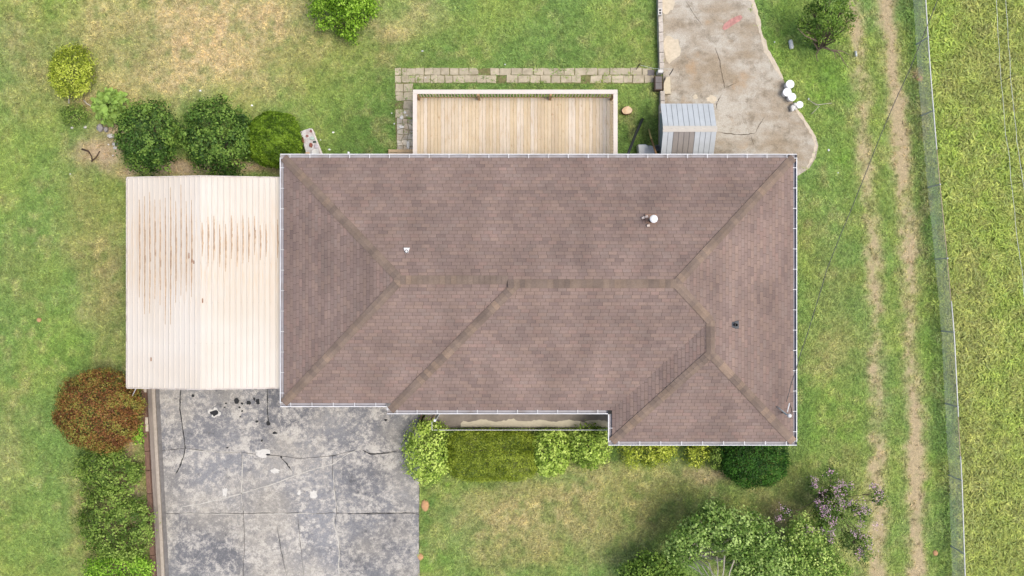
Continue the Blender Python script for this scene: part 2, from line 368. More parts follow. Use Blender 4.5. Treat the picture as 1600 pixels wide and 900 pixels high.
for k in range(4):
    b = MB()
    for j in range(11):
        an = random.uniform(0, 6.283); r0 = random.uniform(0, .035); ln = random.uniform(.05, .115); up = random.uniform(.25, .9); wd = random.uniform(.005, .010)
        dx, dy = math.cos(an), math.sin(an); o = random.uniform(0, 6.28); ox, oy = r0 * math.cos(o), r0 * math.sin(o)
        q = random.uniform(.75, 1.5); col = (q * random.uniform(.94, 1.08), q, q * random.uniform(.8, 1.1))
        m1 = (ox + dx * ln * .5 * (1 - up * .4), oy + dy * ln * .5 * (1 - up * .4), ln * up * .55); m2 = (ox + dx * ln, oy + dy * ln, ln * up * .6)
        b.face([(ox - dy * wd, oy + dx * wd, -.005), (ox + dy * wd, oy - dx * wd, -.005), (m1[0] + dy * wd, m1[1] - dx * wd, m1[2]), (m1[0] - dy * wd, m1[1] + dx * wd, m1[2])], col)
        b.face([(m1[0] - dy * wd, m1[1] + dx * wd, m1[2]), (m1[0] + dy * wd, m1[1] - dx * wd, m1[2]), m2], col)
    me = b.mesh('grass_tuft'); me.materials.append(GRASSM); tufts.append(bpy.data.objects.new('grass_tuft', me))
ng = bpy.data.node_groups.new('grass_scatter', 'GeometryNodeTree')
ng.interface.new_socket('Geometry', in_out='INPUT', socket_type='NodeSocketGeometry'); ng.interface.new_socket('Geometry', in_out='OUTPUT', socket_type='NodeSocketGeometry')
GN = ng.nodes; GL = ng.links; gi = GN.new('NodeGroupInput'); go = GN.new('NodeGroupOutput')
dp = GN.new('GeometryNodeDistributePointsOnFaces'); na = GN.new('GeometryNodeInputNamedAttribute'); na.data_type = 'FLOAT'; na.inputs['Name'].default_value = 'dens'
nsz = GN.new('GeometryNodeInputNamedAttribute'); nsz.data_type = 'FLOAT'; nsz.inputs['Name'].default_value = 'gsize'
GL.new(gi.outputs[0], dp.inputs['Mesh']); GL.new(na.outputs['Attribute'], dp.inputs['Density'])
ip = GN.new('GeometryNodeInstanceOnPoints'); jg = GN.new('GeometryNodeJoinGeometry')
for o in tufts:
    oi = GN.new('GeometryNodeObjectInfo'); oi.inputs['Object'].default_value = o; oi.inputs['As Instance'].default_value = True
    GL.new(oi.outputs['Geometry'], jg.inputs[0])
GL.new(dp.outputs['Points'], ip.inputs['Points']); GL.new(jg.outputs[0], ip.inputs['Instance']); ip.inputs['Pick Instance'].default_value = True
ri = GN.new('FunctionNodeRandomValue'); ri.data_type = 'INT'; ri.inputs[4].default_value = 0; ri.inputs[5].default_value = 3; GL.new(ri.outputs[2], ip.inputs['Instance Index'])
rr = GN.new('FunctionNodeRandomValue'); rr.data_type = 'FLOAT_VECTOR'; rr.inputs[0].default_value = (-.2, -.2, 0); rr.inputs[1].default_value = (.2, .2, 6.283); GL.new(rr.outputs[0], ip.inputs['Rotation'])
rs = GN.new('FunctionNodeRandomValue'); rs.data_type = 'FLOAT'; rs.inputs[2].default_value = .6; rs.inputs[3].default_value = 1.35
mu = GN.new('ShaderNodeMath'); mu.operation = 'MULTIPLY'; GL.new(rs.outputs[1], mu.inputs[0]); GL.new(nsz.outputs['Attribute'], mu.inputs[1]); GL.new(mu.outputs[0], ip.inputs['Scale'])
GL.new(ip.outputs[0], go.inputs[0])
grass = link('grass', gs, GRASSM); md = grass.modifiers.new('scatter', 'NODES'); md.node_group = ng
tag(grass, 'short lawn grass and taller field grass covering the ground', 'grass', kind='stuff')

# ------------------------------------------------------------------ driveway
def drive_material():
    m, N, L, B = nodes('worn_sealed_concrete')
    a = pos_noise(N, L, 1.0, 14, .8); b = pos_noise(N, L, 5.5, 12, .82); g = pos_noise(N, L, 26, 8, .8); s = pos_noise(N, L, .35, 4, .5)
    mx = N.new('ShaderNodeMath'); mx.operation = 'ADD'; L.new(a, mx.inputs[0]); L.new(b, mx.inputs[1])
    dark = mixc(N, L, mrange(N, L, s, .4, .6, 0, 1), alb(122, 122, 124), alb(146, 146, 147))
    mid = alb(172, 168, 162); pale = alb(212, 206, 194)
    c = mixc(N, L, mrange(N, L, mx.outputs[0], .96, 1.02, 0, 1), dark, mid)
    c = mixc(N, L, mrange(N, L, mx.outputs[0], 1.04, 1.09, 0, .85), c, pale)
    w2 = pos_noise(N, L, .28, 4, .55); c = mixc(N, L, mrange(N, L, w2, .48, .64, 0, .55), c, alb(188, 180, 164))
    fs = pos_noise(N, L, 7, 7, .75); c = mixc(N, L, mrange(N, L, fs, .56, .66, 0, .5), c, alb(208, 204, 196)); c = mixc(N, L, mrange(N, L, fs, .44, .36, 0, .4), c, alb(100, 100, 103))
    h = pos_noise(N, L, 1.7, 8, .7)
    c = mixc(N, L, mrange(N, L, h, .60, .68, 0, .75), c, alb(98, 98, 100))
    so_ = N.new('ShaderNodeObjectInfo'); c = vmul(N, L, c, mrange(N, L, so_.outputs['Random'], 0, 1, .9, 1.1))
    c = vmul(N, L, c, mrange(N, L, g, .35, .65, .72, 1.24))
    L.new(c, B.inputs['Base Color']); B.inputs['Roughness'].default_value = .9; B.inputs['Specular IOR Level'].default_value = .2
    bump(N, L, B, g, .5, .02); return m
DRV = drive_material()
JOINT_D = M('crack_dark', (.03, .03, .03), .95, .2, 10)
JOINT_P = M('joint_pale', alb(205, 200, 188), .9, .2, 14)
TAR = M('tar_black', (.018, .018, .019), .7, .2, 10)
drv = MB(); drv.prism([P2(*p) for p in DRIVE], -.15, .012); driveway = drv.build('driveway', M('driveway_bed', alb(96, 94, 92), .95, .3, 8, .3)); tag(driveway, 'worn grey sealed concrete driveway with cracks below the carport', 'driveway', kind='structure')
def jit(seed, amp): return lambda t: (vnoise(np.array([t * .05]), np.array([seed * 3.1]), seed)[0] - .5) * amp + (vnoise(np.array([t * .22]), np.array([seed * 1.3]), seed + 5)[0] - .5) * amp * .5
VX = [lambda y: np.interp(y, [560, 700, 800, 960], [247, 251, 257, 262]),
      lambda y: np.interp(y, [560, 690, 740, 800, 812, 960], [379, 379, 378, 380, 381, 384]) + jit(1, 3)(y),
      lambda y: np.interp(y, [560, 700, 735, 770, 798, 820, 840, 870, 885, 960], [518, 518, 520, 523, 527, 522, 529, 531, 528, 532]) + jit(2, 3)(y),
      lambda y: np.interp(y, [560, 600, 690, 800, 960], [664, 663, 657, 655, 656]) + jit(3, 2)(y)]
HY = [lambda x: 562, lambda x: np.interp(x, [247, 290, 310, 340, 378, 470, 520, 566, 580, 605, 664], [704, 700, 703, 706, 707, 716, 712, 701, 710, 707, 702]) + jit(4, 2)(x),
      lambda x: 802 + jit(5, 3)(x), lambda x: 958]
for j in range(3):
    for i in range(3):
        if j == 0 and i > 0: continue
        i2 = 3 if j == 0 else i + 1
        pts = []; g = .42
        yl0, yl1 = HY[j](VX[i](700)), HY[j + 1](VX[i](700))
        for t in np.linspace(0, 1, 26)[:-1]:
            y0 = HY[j](VX[i](HY[j](300)) + 1); xx = VX[i](y0) * (1 - t) + VX[i2](y0) * t; pts.append((xx + (g if t == 0 else 0), HY[j](xx) + g))
        for t in np.linspace(0, 1, 26)[:-1]:
            xr = VX[i2](750); ya = HY[j](xr); yb = HY[j + 1](xr); y = ya * (1 - t) + yb * t; pts.append((VX[i2](y) - g, y + (g if t == 0 else 0)))
        for t in np.linspace(1, 0, 26)[:-1]:
            y0 = HY[j + 1](VX[i](HY[j + 1](300)) + 1); xx = VX[i](y0) * (1 - t) + VX[i2](y0) * t; pts.append((xx - (g if t == 1 else 0), HY[j + 1](xx) - g))
        for t in np.linspace(1, 0, 26)[:-1]:
            xl = VX[i](750); ya = HY[j](xl); yb = HY[j + 1](xl); y = ya * (1 - t) + yb * t; pts.append((VX[i](y) + g, y - (g if t == 1 else 0)))
        b = MB(); b.prism([P2(*p) for p in pts], 0, .05 + random.uniform(-.004, .004)); b.build('concrete_slab', DRV, driveway)
def ribbon(name, pts, wpx, z, mat, parent, jitter=.4, sub=5):
    q = []
    for k in range(len(pts) - 1):
        for s in range(sub):
            t = s / sub; q.append((pts[k][0] * (1 - t) + pts[k + 1][0] * t + random.uniform(-jitter, jitter), pts[k][1] * (1 - t) + pts[k + 1][1] * t + random.uniform(-jitter, jitter)))
    q.append(pts[-1]); Lf = []; Rt = []
    for k, p in enumerate(q):
        a = q[max(k - 1, 0)]; c = q[min(k + 1, len(q) - 1)]; dx, dy = c[0] - a[0], c[1] - a[1]; l = math.hypot(dx, dy) or 1
        e = min(1, k / 3 + .25, (len(q) - 1 - k) / 3 + .25); h = wpx * .5 * e * random.uniform(.45, 1.25)
        Lf.append((p[0] - dy / l * h, p[1] + dx / l * h)); Rt.append((p[0] + dy / l * h, p[1] - dx / l * h))
    b = MB()
    for k in range(len(q) - 1):
        b.face([(*P2(*x), z) for x in (Lf[k], Rt[k], Rt[k + 1], Lf[k + 1])])
    return b.build(name, mat, parent)
for pts, wd, mt in (([(284, 600), (282, 625), (282, 640), (286, 665), (289, 690), (290, 700), (287, 715), (281, 730), (275, 741)], 1.8, JOINT_D), ([(419, 600), (418, 640), (421, 663)], 1.5, JOINT_D),
                    ([(285, 791), (310, 788), (350, 778), (380, 770), (430, 755), (480, 736), (520, 725), (545, 708), (564, 701)], 1.5, JOINT_P), ([(565, 702), (580, 710), (605, 707), (622, 704)], 1.7, JOINT_D),
                    ([(440, 715), (447, 722), (456, 735)], 2.0, JOINT_D), ([(433, 820), (440, 860), (449, 900)], .9, JOINT_D), ([(465, 800), (470, 850), (475, 900)], .8, JOINT_D), ([(380, 708), (379, 740), (378, 770), (380, 800)], 1.5, JOINT_P), ([(521, 735), (523, 770), (528, 798)], 1.6, JOINT_P), ([(521, 803), (523, 822), (529, 840), (531, 868), (529, 885), (531, 905)], 1.8, JOINT_P), ([(280, 801.5), (330, 802.5), (375, 803)], 1.3, JOINT_P), ([(400, 803), (450, 802), (510, 802)], 1.3, JOINT_P), ([(545, 802), (600, 801), (655, 801)], 1.4, JOINT_D), ([(295, 703), (310, 704), (340, 706), (376, 707)], 1.1, JOINT_P)):
    ribbon('crack' if mt is JOINT_D else 'joint', pts, wd, .0585, mt, driveway)
def blot(px, py, rx, ry, n=11, amp=.35, ph=None):
    ph = random.uniform(0, 9) if ph is None else ph; o = []
    for k in range(n):
        t = 2 * math.pi * k / n; r = 1 + amp * (random.random() - .5) * 2 * .8
        o.append((px + rx * r * math.cos(t), py + ry * r * math.sin(t)))
    return o
for (x, y, rx, ry) in ((336, 645, 6.5, 5), (404, 630, 2.5, 2), (370, 627, 4, 5), (379, 630, 2, 2), (389, 629, 3.5, 3), (375, 636, 1.8, 1.6), (379, 642, 2, 1.6), (354, 630, 1.8, 1.2), (352, 636, 1.6, 1.2), (376, 651, 1.5, 1.2), (302.5, 618, 2.6, 2.4), (398, 623, 2, 2.5), (403, 626, 3.2, 3.2), (402, 658, 2.4, 2), (420, 661, 3, 4), (430, 676, 4, 2), (419, 710, 3.2, 1.9), (410, 688, 1.6, 2), (356, 699, 2, 1.2), (603, 656, 2.5, 1.6), (440, 714, 1.6, 2)):
    b = MB(); b.face([(*P2(*p), .060) for p in blot(x, y, rx, ry)][::-1]); b.build('tar_spot', TAR, driveway)
PALE = M('bare_patch', alb(222, 218, 208), .9, .12, 12)
for (x, y, rx, ry) in ((352, 768, 3.5, 7), (491, 772, 6, 6), (468, 770, 3, 4), (412, 708, 12, 6), (430, 735, 8, 4), (337, 644, 9, 6.5), (240, 0, 0, 0)):
    if rx: b = MB(); b.face([(*P2(*p), .0575) for p in blot(x, y, rx, ry, 15, .45)][::-1]); b.build('worn_patch', PALE, driveway)

# edging left of the driveway: timbers, gutter strip and kerb
edge = empty('driveway_edging', P(235, 750), 'low brown timber edging and concrete kerb along the left side of driveway', 'edging')
TIMB = M('old_timber', alb(128, 100, 84), .9, .3, 5, .4, stretch=(6, 1, 1), orand=.12); TIMW = M('whitewashed_timber', alb(214, 200, 180), .9, .15, 8)
def ex(y): return float(np.interp(y, [600, 700, 800, 960], [223.5, 228.5, 234, 242]))
yy = 596
while yy < 950:
    ln = random.choice((30, 36, 42)); y2 = min(yy + ln, 955)
    whit = (596 <= yy < 612) or (650 < yy < 660)
    segs = [(yy, y2 - .6)]
    b = MB(); b.prism([P2(ex(yy), yy), P2(ex(yy) + 7, yy), P2(ex(y2) + 7, y2 - .6), P2(ex(y2), y2 - .6)], 0, .2 + random.uniform(-.015, .015), bev=.015); b.build('timber', TIMB, edge)
    yy = y2
for y in (607, 657, 668): b = MB(); b.prism([P2(ex(y) + .8, y - 5, .2), P2(ex(y) + 5.2, y - 5, .2), P2(ex(y) + 5.2, y + 6, .2), P2(ex(y) + .8, y + 6, .2)], .2, .225, bev=.008); b.build('white_brick', TIMW, edge)
for off, wd, zt, mt in ((7.5, 7.5, .07, M('gutter_strip', alb(150, 140, 130), .9, .2, 6, .3, stretch=(3, .4, 1))), (15.3, 4.6, .13, M('kerb', alb(188, 176, 160), .9, .16, 9, .3)), (20.2, 5.5, .066, M('gutter_dark', alb(126, 122, 118), .9, .25, 7, .3))):
    b = MB()
    ysq = list(range(596, 960, 26))
    b.prism([P2(ex(y) + off, y) for y in ysq] + [P2(ex(y) + off + wd, y) for y in reversed(ysq)], 0, zt); b.build('kerb_strip', mt, edge)

# ------------------------------------------------------------------ concrete pad (right, behind)
def pad_material():
    m, N, L, B = nodes('exposed_aggregate')
    a = pos_noise(N, L, .5, 11, .7, (.8, 1.3, 1)); b = pos_noise(N, L, 2.2, 11, .76); g = pos_noise(N, L, 28, 8, .85); r = pos_noise(N, L, .8, 5, .6, (1, 1, 1))
    c = mixc(N, L, mrange(N, L, a, .42, .6, 0, 1), alb(172, 156, 132), alb(202, 194, 178))
    c = mixc(N, L, mrange(N, L, b, .5, .64, 0, .85), c, alb(146, 134, 114))
    c = mixc(N, L, mrange(N, L, r, .58, .7, 0, .55), c, alb(192, 156, 112))
    c = vmul(N, L, c, mrange(N, L, g, .35, .65, .7, 1.24)); L.new(c, B.inputs['Base Color']); B.inputs['Roughness'].default_value = .92
    B.inputs['Specular IOR Level'].default_value = .2; bump(N, L, B, g, .6, .02); return m
b = MB(); b.prism([P2(p[0], p[1]) for p in PAD], -.15, .05); pad = b.build('concrete_pad', pad_material()); tag(pad, 'rough tan concrete patio pad behind the metal shed', 'patio', kind='structure')
RIM = M('pad_rim', alb(214, 200, 176), .9, .15, 10, .3)
ribbon('worn_rim', [(1160, -6), (1176, 2), (1183, 30), (1189, 55), (1197, 80), (1208, 98), (1223, 124)], 7, .055, RIM, pad, .6)
ribbon('worn_rim', [(1241, 168), (1256, 189), (1270, 211), (1274, 228), (1270, 247), (1260, 262)], 5, .055, RIM, pad, .6)
for pts, wd in (([(1117, 75), (1124, 95), (1127, 115), (1131, 132), (1132, 140)], 1.0), ([(1127, 148), (1120, 160), (1118, 172)], 1.2), ([(1132, 138), (1150, 130)], .8), ([(1122, 207), (1145, 210), (1165, 211), (1180, 208)], 1.2), ([(1180, 208), (1186, 195), (1195, 182)], 1.0), ([(1172, 212), (1178, 228)], .9), ([(1070, 0), (1085, 25), (1098, 40)], .7)):
    ribbon('crack', pts, wd, .056, M('pad_crack', alb(92, 80, 66), .95), pad, .5)
b = MB(); b.face([(*P2(*p), .057) for p in [(1128, 45), (1131, 38), (1140, 31), (1150, 26), (1157, 24), (1160, 28), (1156, 33), (1146, 39), (1137, 45), (1131, 48)]][::-1])
b.build('red_paint_patch', M('faded_red_paint', alb(196, 144, 134), .9, .3, 9), pad)
for x, y, rx, ry in ((1049, 78, 13, 22), (1112, 155, 8, 6), (1042, 5, 12, 16), (1086, 152, 4, 4)):
    b = MB(); b.face([(*P2(*p), .0565) for p in blot(x, y, rx, ry, 17, .3)][::-1]); b.build('pale_patch', M('pale_cement', alb(216, 202, 176), .9, .14, 8), pad)

# ------------------------------------------------------------------ paved walk
PAV = M('paver', alb(196, 184, 158), .9, .16, 7, .3, orand=.1, dirt=alb(140, 130, 104), dirt_amt=.55, dirt_scale=2)
wk = MB(); wk.prism([P2(*p) for p in [(617, 106), (1024, 108), (1024, 131), (646, 130), (646, 246), (620, 246), (617, 180)]], -.1, .004); walk = wk.build('garden_walk', M('walk_bed', alb(128, 124, 82), .95, .35, 8, .4)); tag(walk, 'narrow paved walk of square pavers around the timber deck', 'walkway', kind='structure')
for row, (ya, yb) in enumerate(((106.5, 117.2), (118, 129.5))):
    x = 617.0
    while x < 1016:
        wdt = random.uniform(14, 19) if x > 690 else random.uniform(10, 14)
        if random.random() > (.14 if x < 830 else .03):
            j = lambda: random.uniform(-.7, .7); hg = .03 + random.uniform(-.008, .008)
            if x < 720 and random.random() < .25: wdt *= .8
            b = MB(); b.prism([P2(x + j(), ya + j()), P2(x + wdt - .8 + j(), ya + j()), P2(x + wdt - .8 + j(), yb + j()), P2(x + j(), yb + j())], -.05, hg, bev=.01); b.build('paver', PAV, walk)
        x += wdt
for r in range(4):
    for c_ in range(2):
        j = lambda: random.uniform(-.8, .8); x0 = 618 + c_ * 12.5; y0 = 131 + r * 13.4
        if (r, c_) == (2, 0): continue
        b = MB(); b.prism([P2(x0 + j(), y0 + j()), P2(x0 + 12 + c_ * 2 + j(), y0 + j()), P2(x0 + 12 + c_ * 2 + j(), y0 + 12.5 + j()), P2(x0 + j(), y0 + 12.5 + j())], -.05, .03, bev=.01); b.build('paver', PAV, walk)
FLAG = M('flagstone', alb(204, 196, 180), .9, .25, 5, .4, orand=.2, dirt=alb(196, 164, 120), dirt_amt=.5, dirt_scale=1.5)
gx = [[(620.5 + c_ * 8.4 + (random.uniform(-2.4, 2.4) if 0 < c_ < 3 else random.uniform(-.6, .3)), 186 + r * 8.3 + random.uniform(-2.2, 2.2)) for c_ in range(4)] for r in range(8)]
for r in range(7):
    for c_ in range(3):
        q4 = [gx[r][c_], gx[r][c_ + 1], gx[r + 1][c_ + 1], gx[r + 1][c_]]; cx = sum(q[0] for q in q4) / 4; cy = sum(q[1] for q in q4) / 4; pts = []
        for k in range(4):
            a_, c4 = q4[k], q4[(k + 1) % 4]; pts.append((cx + (a_[0] - cx) * .93, cy + (a_[1] - cy) * .93)); mxx = ((a_[0] + c4[0]) / 2, (a_[1] + c4[1]) / 2); f_ = random.uniform(.86, 1.0); pts.append((cx + (mxx[0] - cx) * f_, cy + (mxx[1] - cy) * f_))
        b = MB(); b.prism([P2(*p) for p in pts], -.05, .03 + random.uniform(-.012, .012), bev=.008); b.build('flagstone', FLAG, walk)
PST = M('white_stone', alb(232, 230, 222), .8, .1, 9)
for (x, y, rx, ry) in ((628, 184, 3, 3.2), (633, 176, 2.6, 2), (627, 199, 5, 2.6), (638, 227, 2.7, 6), (636, 181, 1.4, 1.4)):
    b = MB(); b.prism([P2(*p) for p in blot(x, y, rx, ry, 8, .25)], 0, .075, bev=.02); b.build('pale_flagstone', PST, walk)

# ------------------------------------------------------------------ house
EZ, SL = 2.7, .4
WX, EX, NY, S1, S2, S3, JX, KX = -8.23, 10.14, 4.70, -4.15, -4.41, -5.54, -4.38, 3.60
house = empty('house', (1.0, 0, 0), 'single storey house with brown shingle hip roof and white gutters', 'house')
WALL = M('painted_wall', alb(214, 206, 194), .85, .06, 6)
b = MB(); b.prism([(WX + .5, NY - .5), (EX - .5, NY - .5), (EX - .5, S3 + .5), (KX + .5, S3 + .5), (KX + .5, S2 + 1.4), (JX + .4, S2 + 1.4), (JX + .4, S1 + .5), (WX + .5, S1 + .5)], 0, EZ - .12); b.build('wall', WALL, house)
zN = lambda x, y: EZ + SL * (NY - y)
zE = lambda x, y: EZ + SL * (EX - x)
zW = lambda x, y: EZ + SL * (x - WX)
zS1 = lambda x, y: EZ + SL * (y - S1)
zS2 = lambda x, y: EZ + SL * (y - S2)
zJ = lambda x, y: EZ + SL * (x - JX)
zK = lambda x, y: EZ + SL * (x - KX)
zS3 = lambda x, y: EZ + SL * (y - S3)
yr1, yr2 = (NY + S1) / 2, (NY + S2) / 2
RL = (WX + (NY - S1) / 2, yr1); RE = (EX - (NY - S2) / 2, yr2); DT = (JX + yr2 - S2, yr2); DV = (JX + yr1 - S1, yr1)
wh = (EX - KX) / 2; RX = KX + wh; RS = (RX, S3 + wh); RN = (RX, S2 + wh)
TL, TR = (WX, NY), (EX, NY)
planes = [  # polygon, z function, eave origin, eave direction, up direction
 ('N', [TL, (DV[0], NY), (DV[0], yr1), RL], zN, NY, 'y-'), ('N', [(DV[0], NY), TR, RE, (DV[0], yr2)], zN, NY, 'y-'),
 ('W', [TL, RL, (WX, S1)], zW, WX, 'x+'), ('S1', [(WX, S1), RL, DV, (JX, S1)], zS1, S1, 'y+'), ('J', [(JX, S2), (JX, S1), DV, DT], zJ, JX, 'x+'),
 ('S2', [(JX, S2), DT, RE, RN, (KX, S2)], zS2, S2, 'y+'), ('K', [(KX, S3), (KX, S2), RN, RS], zK, KX, 'x+'), ('S3', [(KX, S3), RS, (EX, S3)], zS3, S3, 'y+'),
 ('E', [TR, (EX, RN[1]), RN, RE], zE, EX, 'x-'), ('E', [(EX, RN[1]), (EX, S3), RS, RN], zE, EX, 'x-')]
b = MB()
for nm, poly, zf, eo, up in planes: b.face([(x, y, zf(x, y)) for x, y in poly])
outl = [TL, TR, (EX, S3), (KX, S3), (KX, S2), (JX, S2), (JX, S1), (WX, S1)]
for k in range(len(outl)):
    p, q = outl[k], outl[(k + 1) % len(outl)]; b.face([(*p, EZ), (*q, EZ), (*q, EZ - .16), (*p, EZ - .16)], )
b.face([(*p, EZ - .16) for p in outl])
roof = b.build('roof', M('roof_underlay', alb(84, 72, 66), .95, .2, 6), house)
def clip(poly, axis, val, keep_gt):
    out = []; n = len(poly)
    for k in range(n):
        a, c = poly[k], poly[(k + 1) % n]; ia = (a[axis] >= val) == keep_gt or a[axis] == val; ic = (c[axis] >= val) == keep_gt or c[axis] == val
        if ia: out.append(a)
        if ia != ic:
            t = (val - a[axis]) / (c[axis] - a[axis]); out.append((a[0] + (c[0] - a[0]) * t, a[1] + (c[1] - a[1]) * t))
    return out
TABC = [alb(166, 146, 137), alb(170, 150, 140), alb(160, 141, 134), alb(175, 153, 140), alb(154, 137, 131), alb(173, 148, 138), alb(163, 147, 139), alb(148, 131, 126)]
TABW = [4, 4, 4, 3, 2, 2, 3, 1.2]
EXPO = .132
def tabs(poly, zf, eo, up, seed, b, single=None):
    rnd = random.Random(seed); field = b; ax = 1 if up[0] == 'y' else 0; sg = 1 if up[1] == '+' else -1; oa = 1 - ax
    lo = min(p[oa] for p in poly); hi = max(p[oa] for p in poly); far_ = max(abs(p[ax] - eo) for p in poly)
    step = EXPO * math.cos(math.atan(SL)); r = 0
    while r * step < far_:
        a0 = eo + sg * r * step; a1 = eo + sg * (r + 1) * step
        band = clip(clip(poly, ax, min(a0, a1), True), ax, max(a0, a1), False)
        r += 1
        if len(band) < 3: continue
        off = (r % 2) * .1525 + (r % 5) * .03; rowq = rnd.uniform(.965, 1.035); x = math.floor((lo - off) / .305) * .305 + off
        bl = min(p[oa] for p in band); bh = max(p[oa] for p in band)
        while x < bh:
            x0, x1 = x + .005, x + .300; x += .305
            if x1 < bl: continue
            t = clip(clip(band, oa, x0, True), oa, x1, False)
            if len(t) < 3: continue
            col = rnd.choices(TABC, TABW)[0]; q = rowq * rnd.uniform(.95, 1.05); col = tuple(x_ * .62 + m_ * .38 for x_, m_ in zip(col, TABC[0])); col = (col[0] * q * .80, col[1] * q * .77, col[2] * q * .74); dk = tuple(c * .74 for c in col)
            def lift(p, e=0): return (p[0], p[1], zf(*p) + .004 + .006 * (1 - abs(p[ax] - a0) / step) - e)
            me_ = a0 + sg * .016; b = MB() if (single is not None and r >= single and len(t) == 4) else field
            main = clip(t, ax, me_, sg > 0); but = clip(t, ax, me_, sg < 0)  # darker butt strip: worn edge, plus the shadow line between courses painted in
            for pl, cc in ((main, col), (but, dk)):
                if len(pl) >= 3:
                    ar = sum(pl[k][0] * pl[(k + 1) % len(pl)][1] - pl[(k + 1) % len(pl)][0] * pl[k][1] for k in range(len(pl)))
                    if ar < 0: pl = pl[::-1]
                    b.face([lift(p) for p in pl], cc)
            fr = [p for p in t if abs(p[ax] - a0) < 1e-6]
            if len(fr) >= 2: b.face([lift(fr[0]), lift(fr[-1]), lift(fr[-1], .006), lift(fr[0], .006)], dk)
            if b is not field:
                if NSH[0] < 290: NSH[0] += 1; b.build('shingle', SHINGLE, roof)
                else:
                    k0_ = len(field.v); field.v += b.v; field.f += [tuple(i_ + k0_ for i_ in f_) for f_ in b.f]; field.c += b.c
NSH = [0]; FIELD = MB()
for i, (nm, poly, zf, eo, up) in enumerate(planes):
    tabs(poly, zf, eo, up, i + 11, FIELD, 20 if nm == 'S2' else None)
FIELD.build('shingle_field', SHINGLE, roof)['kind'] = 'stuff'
def caps(A, Bp, zl, zr, wl=.15, sp=.185):
    A = Vector((*A, 0)); Bp = Vector((*Bp, 0)); d = (Bp - A); ln = d.length; d.normalize(); p = Vector((-d.y, d.x, 0))
    n = int(ln / sp)
    def zc(v): return max(min(zl(v.x, v.y), zr(v.x, v.y)), -9)
    z0 = zc(A); slope = (zc(Bp) - z0) / ln
    b = MB(); l2 = sp * 1.12
    for sgn, zf in ((1, zl), (-1, zr)):
        q = []
        for t, s_, lf in ((0, 0, .052), (l2, 0, .030), (l2, 1, .030), (0, 1, .052)):
            v = A + d * t + p * (sgn * wl * s_); z = min(zl(v.x, v.y), zr(v.x, v.y)) if s_ else zc(A + d * t)
            q.append(Vector((v.x, v.y, z + lf)) - Vector((A.x, A.y, z0)))
        if sgn < 0: q = q[::-1]
        b.face(q); 
        lowq = [q[0], q[-1]] if sgn > 0 else [q[-1], q[0]]
        b.face([lowq[0], lowq[1], lowq[1] - Vector((0, 0, .045)), lowq[0] - Vector((0, 0, .045))])
        o1, o2 = (q[2], q[3]) if sgn > 0 else (q[0], q[1])
        b.face([o1, o2, o2 - Vector((0, 0, .045)), o1 - Vector((0, 0, .045))])
    me = b.mesh('cap_shingle')
    for k in range(n):
        t = ln * k / n; v = A + d * t
        link('cap_shingle', me, CAP, roof, loc=(v.x, v.y, z0 + slope * t))
caps(TL, RL, zW, zN); caps((WX, S1), RL, zS1, zW)
caps((JX, S2), DT, zS2, zJ)
caps(RL, (DV[0] - .2, yr1), zN, zS1); caps(RE, (DT[0] - .3, yr2), zS2, zN)
caps(TR, RE, zN, zE); caps(RN, RE, zE, zS2); caps(RS, RN, zE, zK, .15); caps((KX, S3), RS, zK, zS3); caps((EX, S3), RS, zS3, zE)
# gutters with hangers
def gutter(a, c, out, name='gutter'):          # a->c along the eave, out = outward unit vector
    a = Vector((*a, 0)); c = Vector((*c, 0)); o = Vector((*out, 0)); d = (c - a).normalized(); ln = (c - a).length
    g = MB(); W_ = .125; zt = EZ + .015
    prof = [(0.0, zt - .02), (0.0, zt - .12), (.10, zt - .12), (W_, zt - .02), (W_, zt)]
    def pt(t, q): v = a + d * t + o * q[0]; return (v.x, v.y, q[1])
    for k in range(3): g.face([pt(0, prof[k]), pt(ln, prof[k]), pt(ln, prof[k + 1]), pt(0, prof[k + 1])])
    gut = g.build(name, TROUGH, house)
    l = MB(); q = [(W_ - .018, zt), (W_ + .010, zt), (W_ + .010, zt - .11), (W_ - .004, zt - .11), (W_ - .012, zt - .02)]
    for k in range(len(q) - 1): l.face([pt(0, q[k]), pt(ln, q[k]), pt(ln, q[k + 1]), pt(0, q[k + 1])])
    fa = [(-.03, zt - .03), (-.004, zt - .03), (-.004, zt - .17), (-.03, zt - .17)]
    for k in range(3): l.face([pt(0, fa[k]), pt(ln, fa[k]), pt(ln, fa[k + 1]), pt(0, fa[k + 1])])
    for t in (0, ln): l.face([pt(t, x) for x in ((0, zt), (W_ + .01, zt), (W_, zt - .12), (0, zt - .12))])
    l.build('gutter_lip', WHITE, gut)
    h = MB(); h.box(-.012, .012, -.012, .012, 0, 1); n = max(1, round(ln / .73))
    hb = MB(); w2 = .010
    for s_, e_ in ((-.02, W_),):
        p0 = d * -w2 + o * s_; p1 = d * w2 + o * s_; p2 = d * w2 + o * e_; p3 = d * -w2 + o * e_
        hb.face([(p0.x, p0.y, .012), (p1.x, p1.y, .012), (p2.x, p2.y, .004), (p3.x, p3.y, .004)]); hb.face([(p0.x, p0.y, -.004), (p3.x, p3.y, -.012), (p2.x, p2.y, -.012), (p1.x, p1.y, -.004)])
    me = hb.mesh('gutter_hanger')
    for k in range(n):
        v = a + d * (ln * (k + .5) / n); link('gutter_hanger', me, WHITE, gut, loc=(v.x, v.y, zt))
W_ = .125
gutter((WX - W_, NY), (EX + W_, NY), (0, 1)); gutter((EX, NY), (EX, S3), (1, 0)); gutter((EX + W_, S3), (KX - W_, S3), (0, -1))
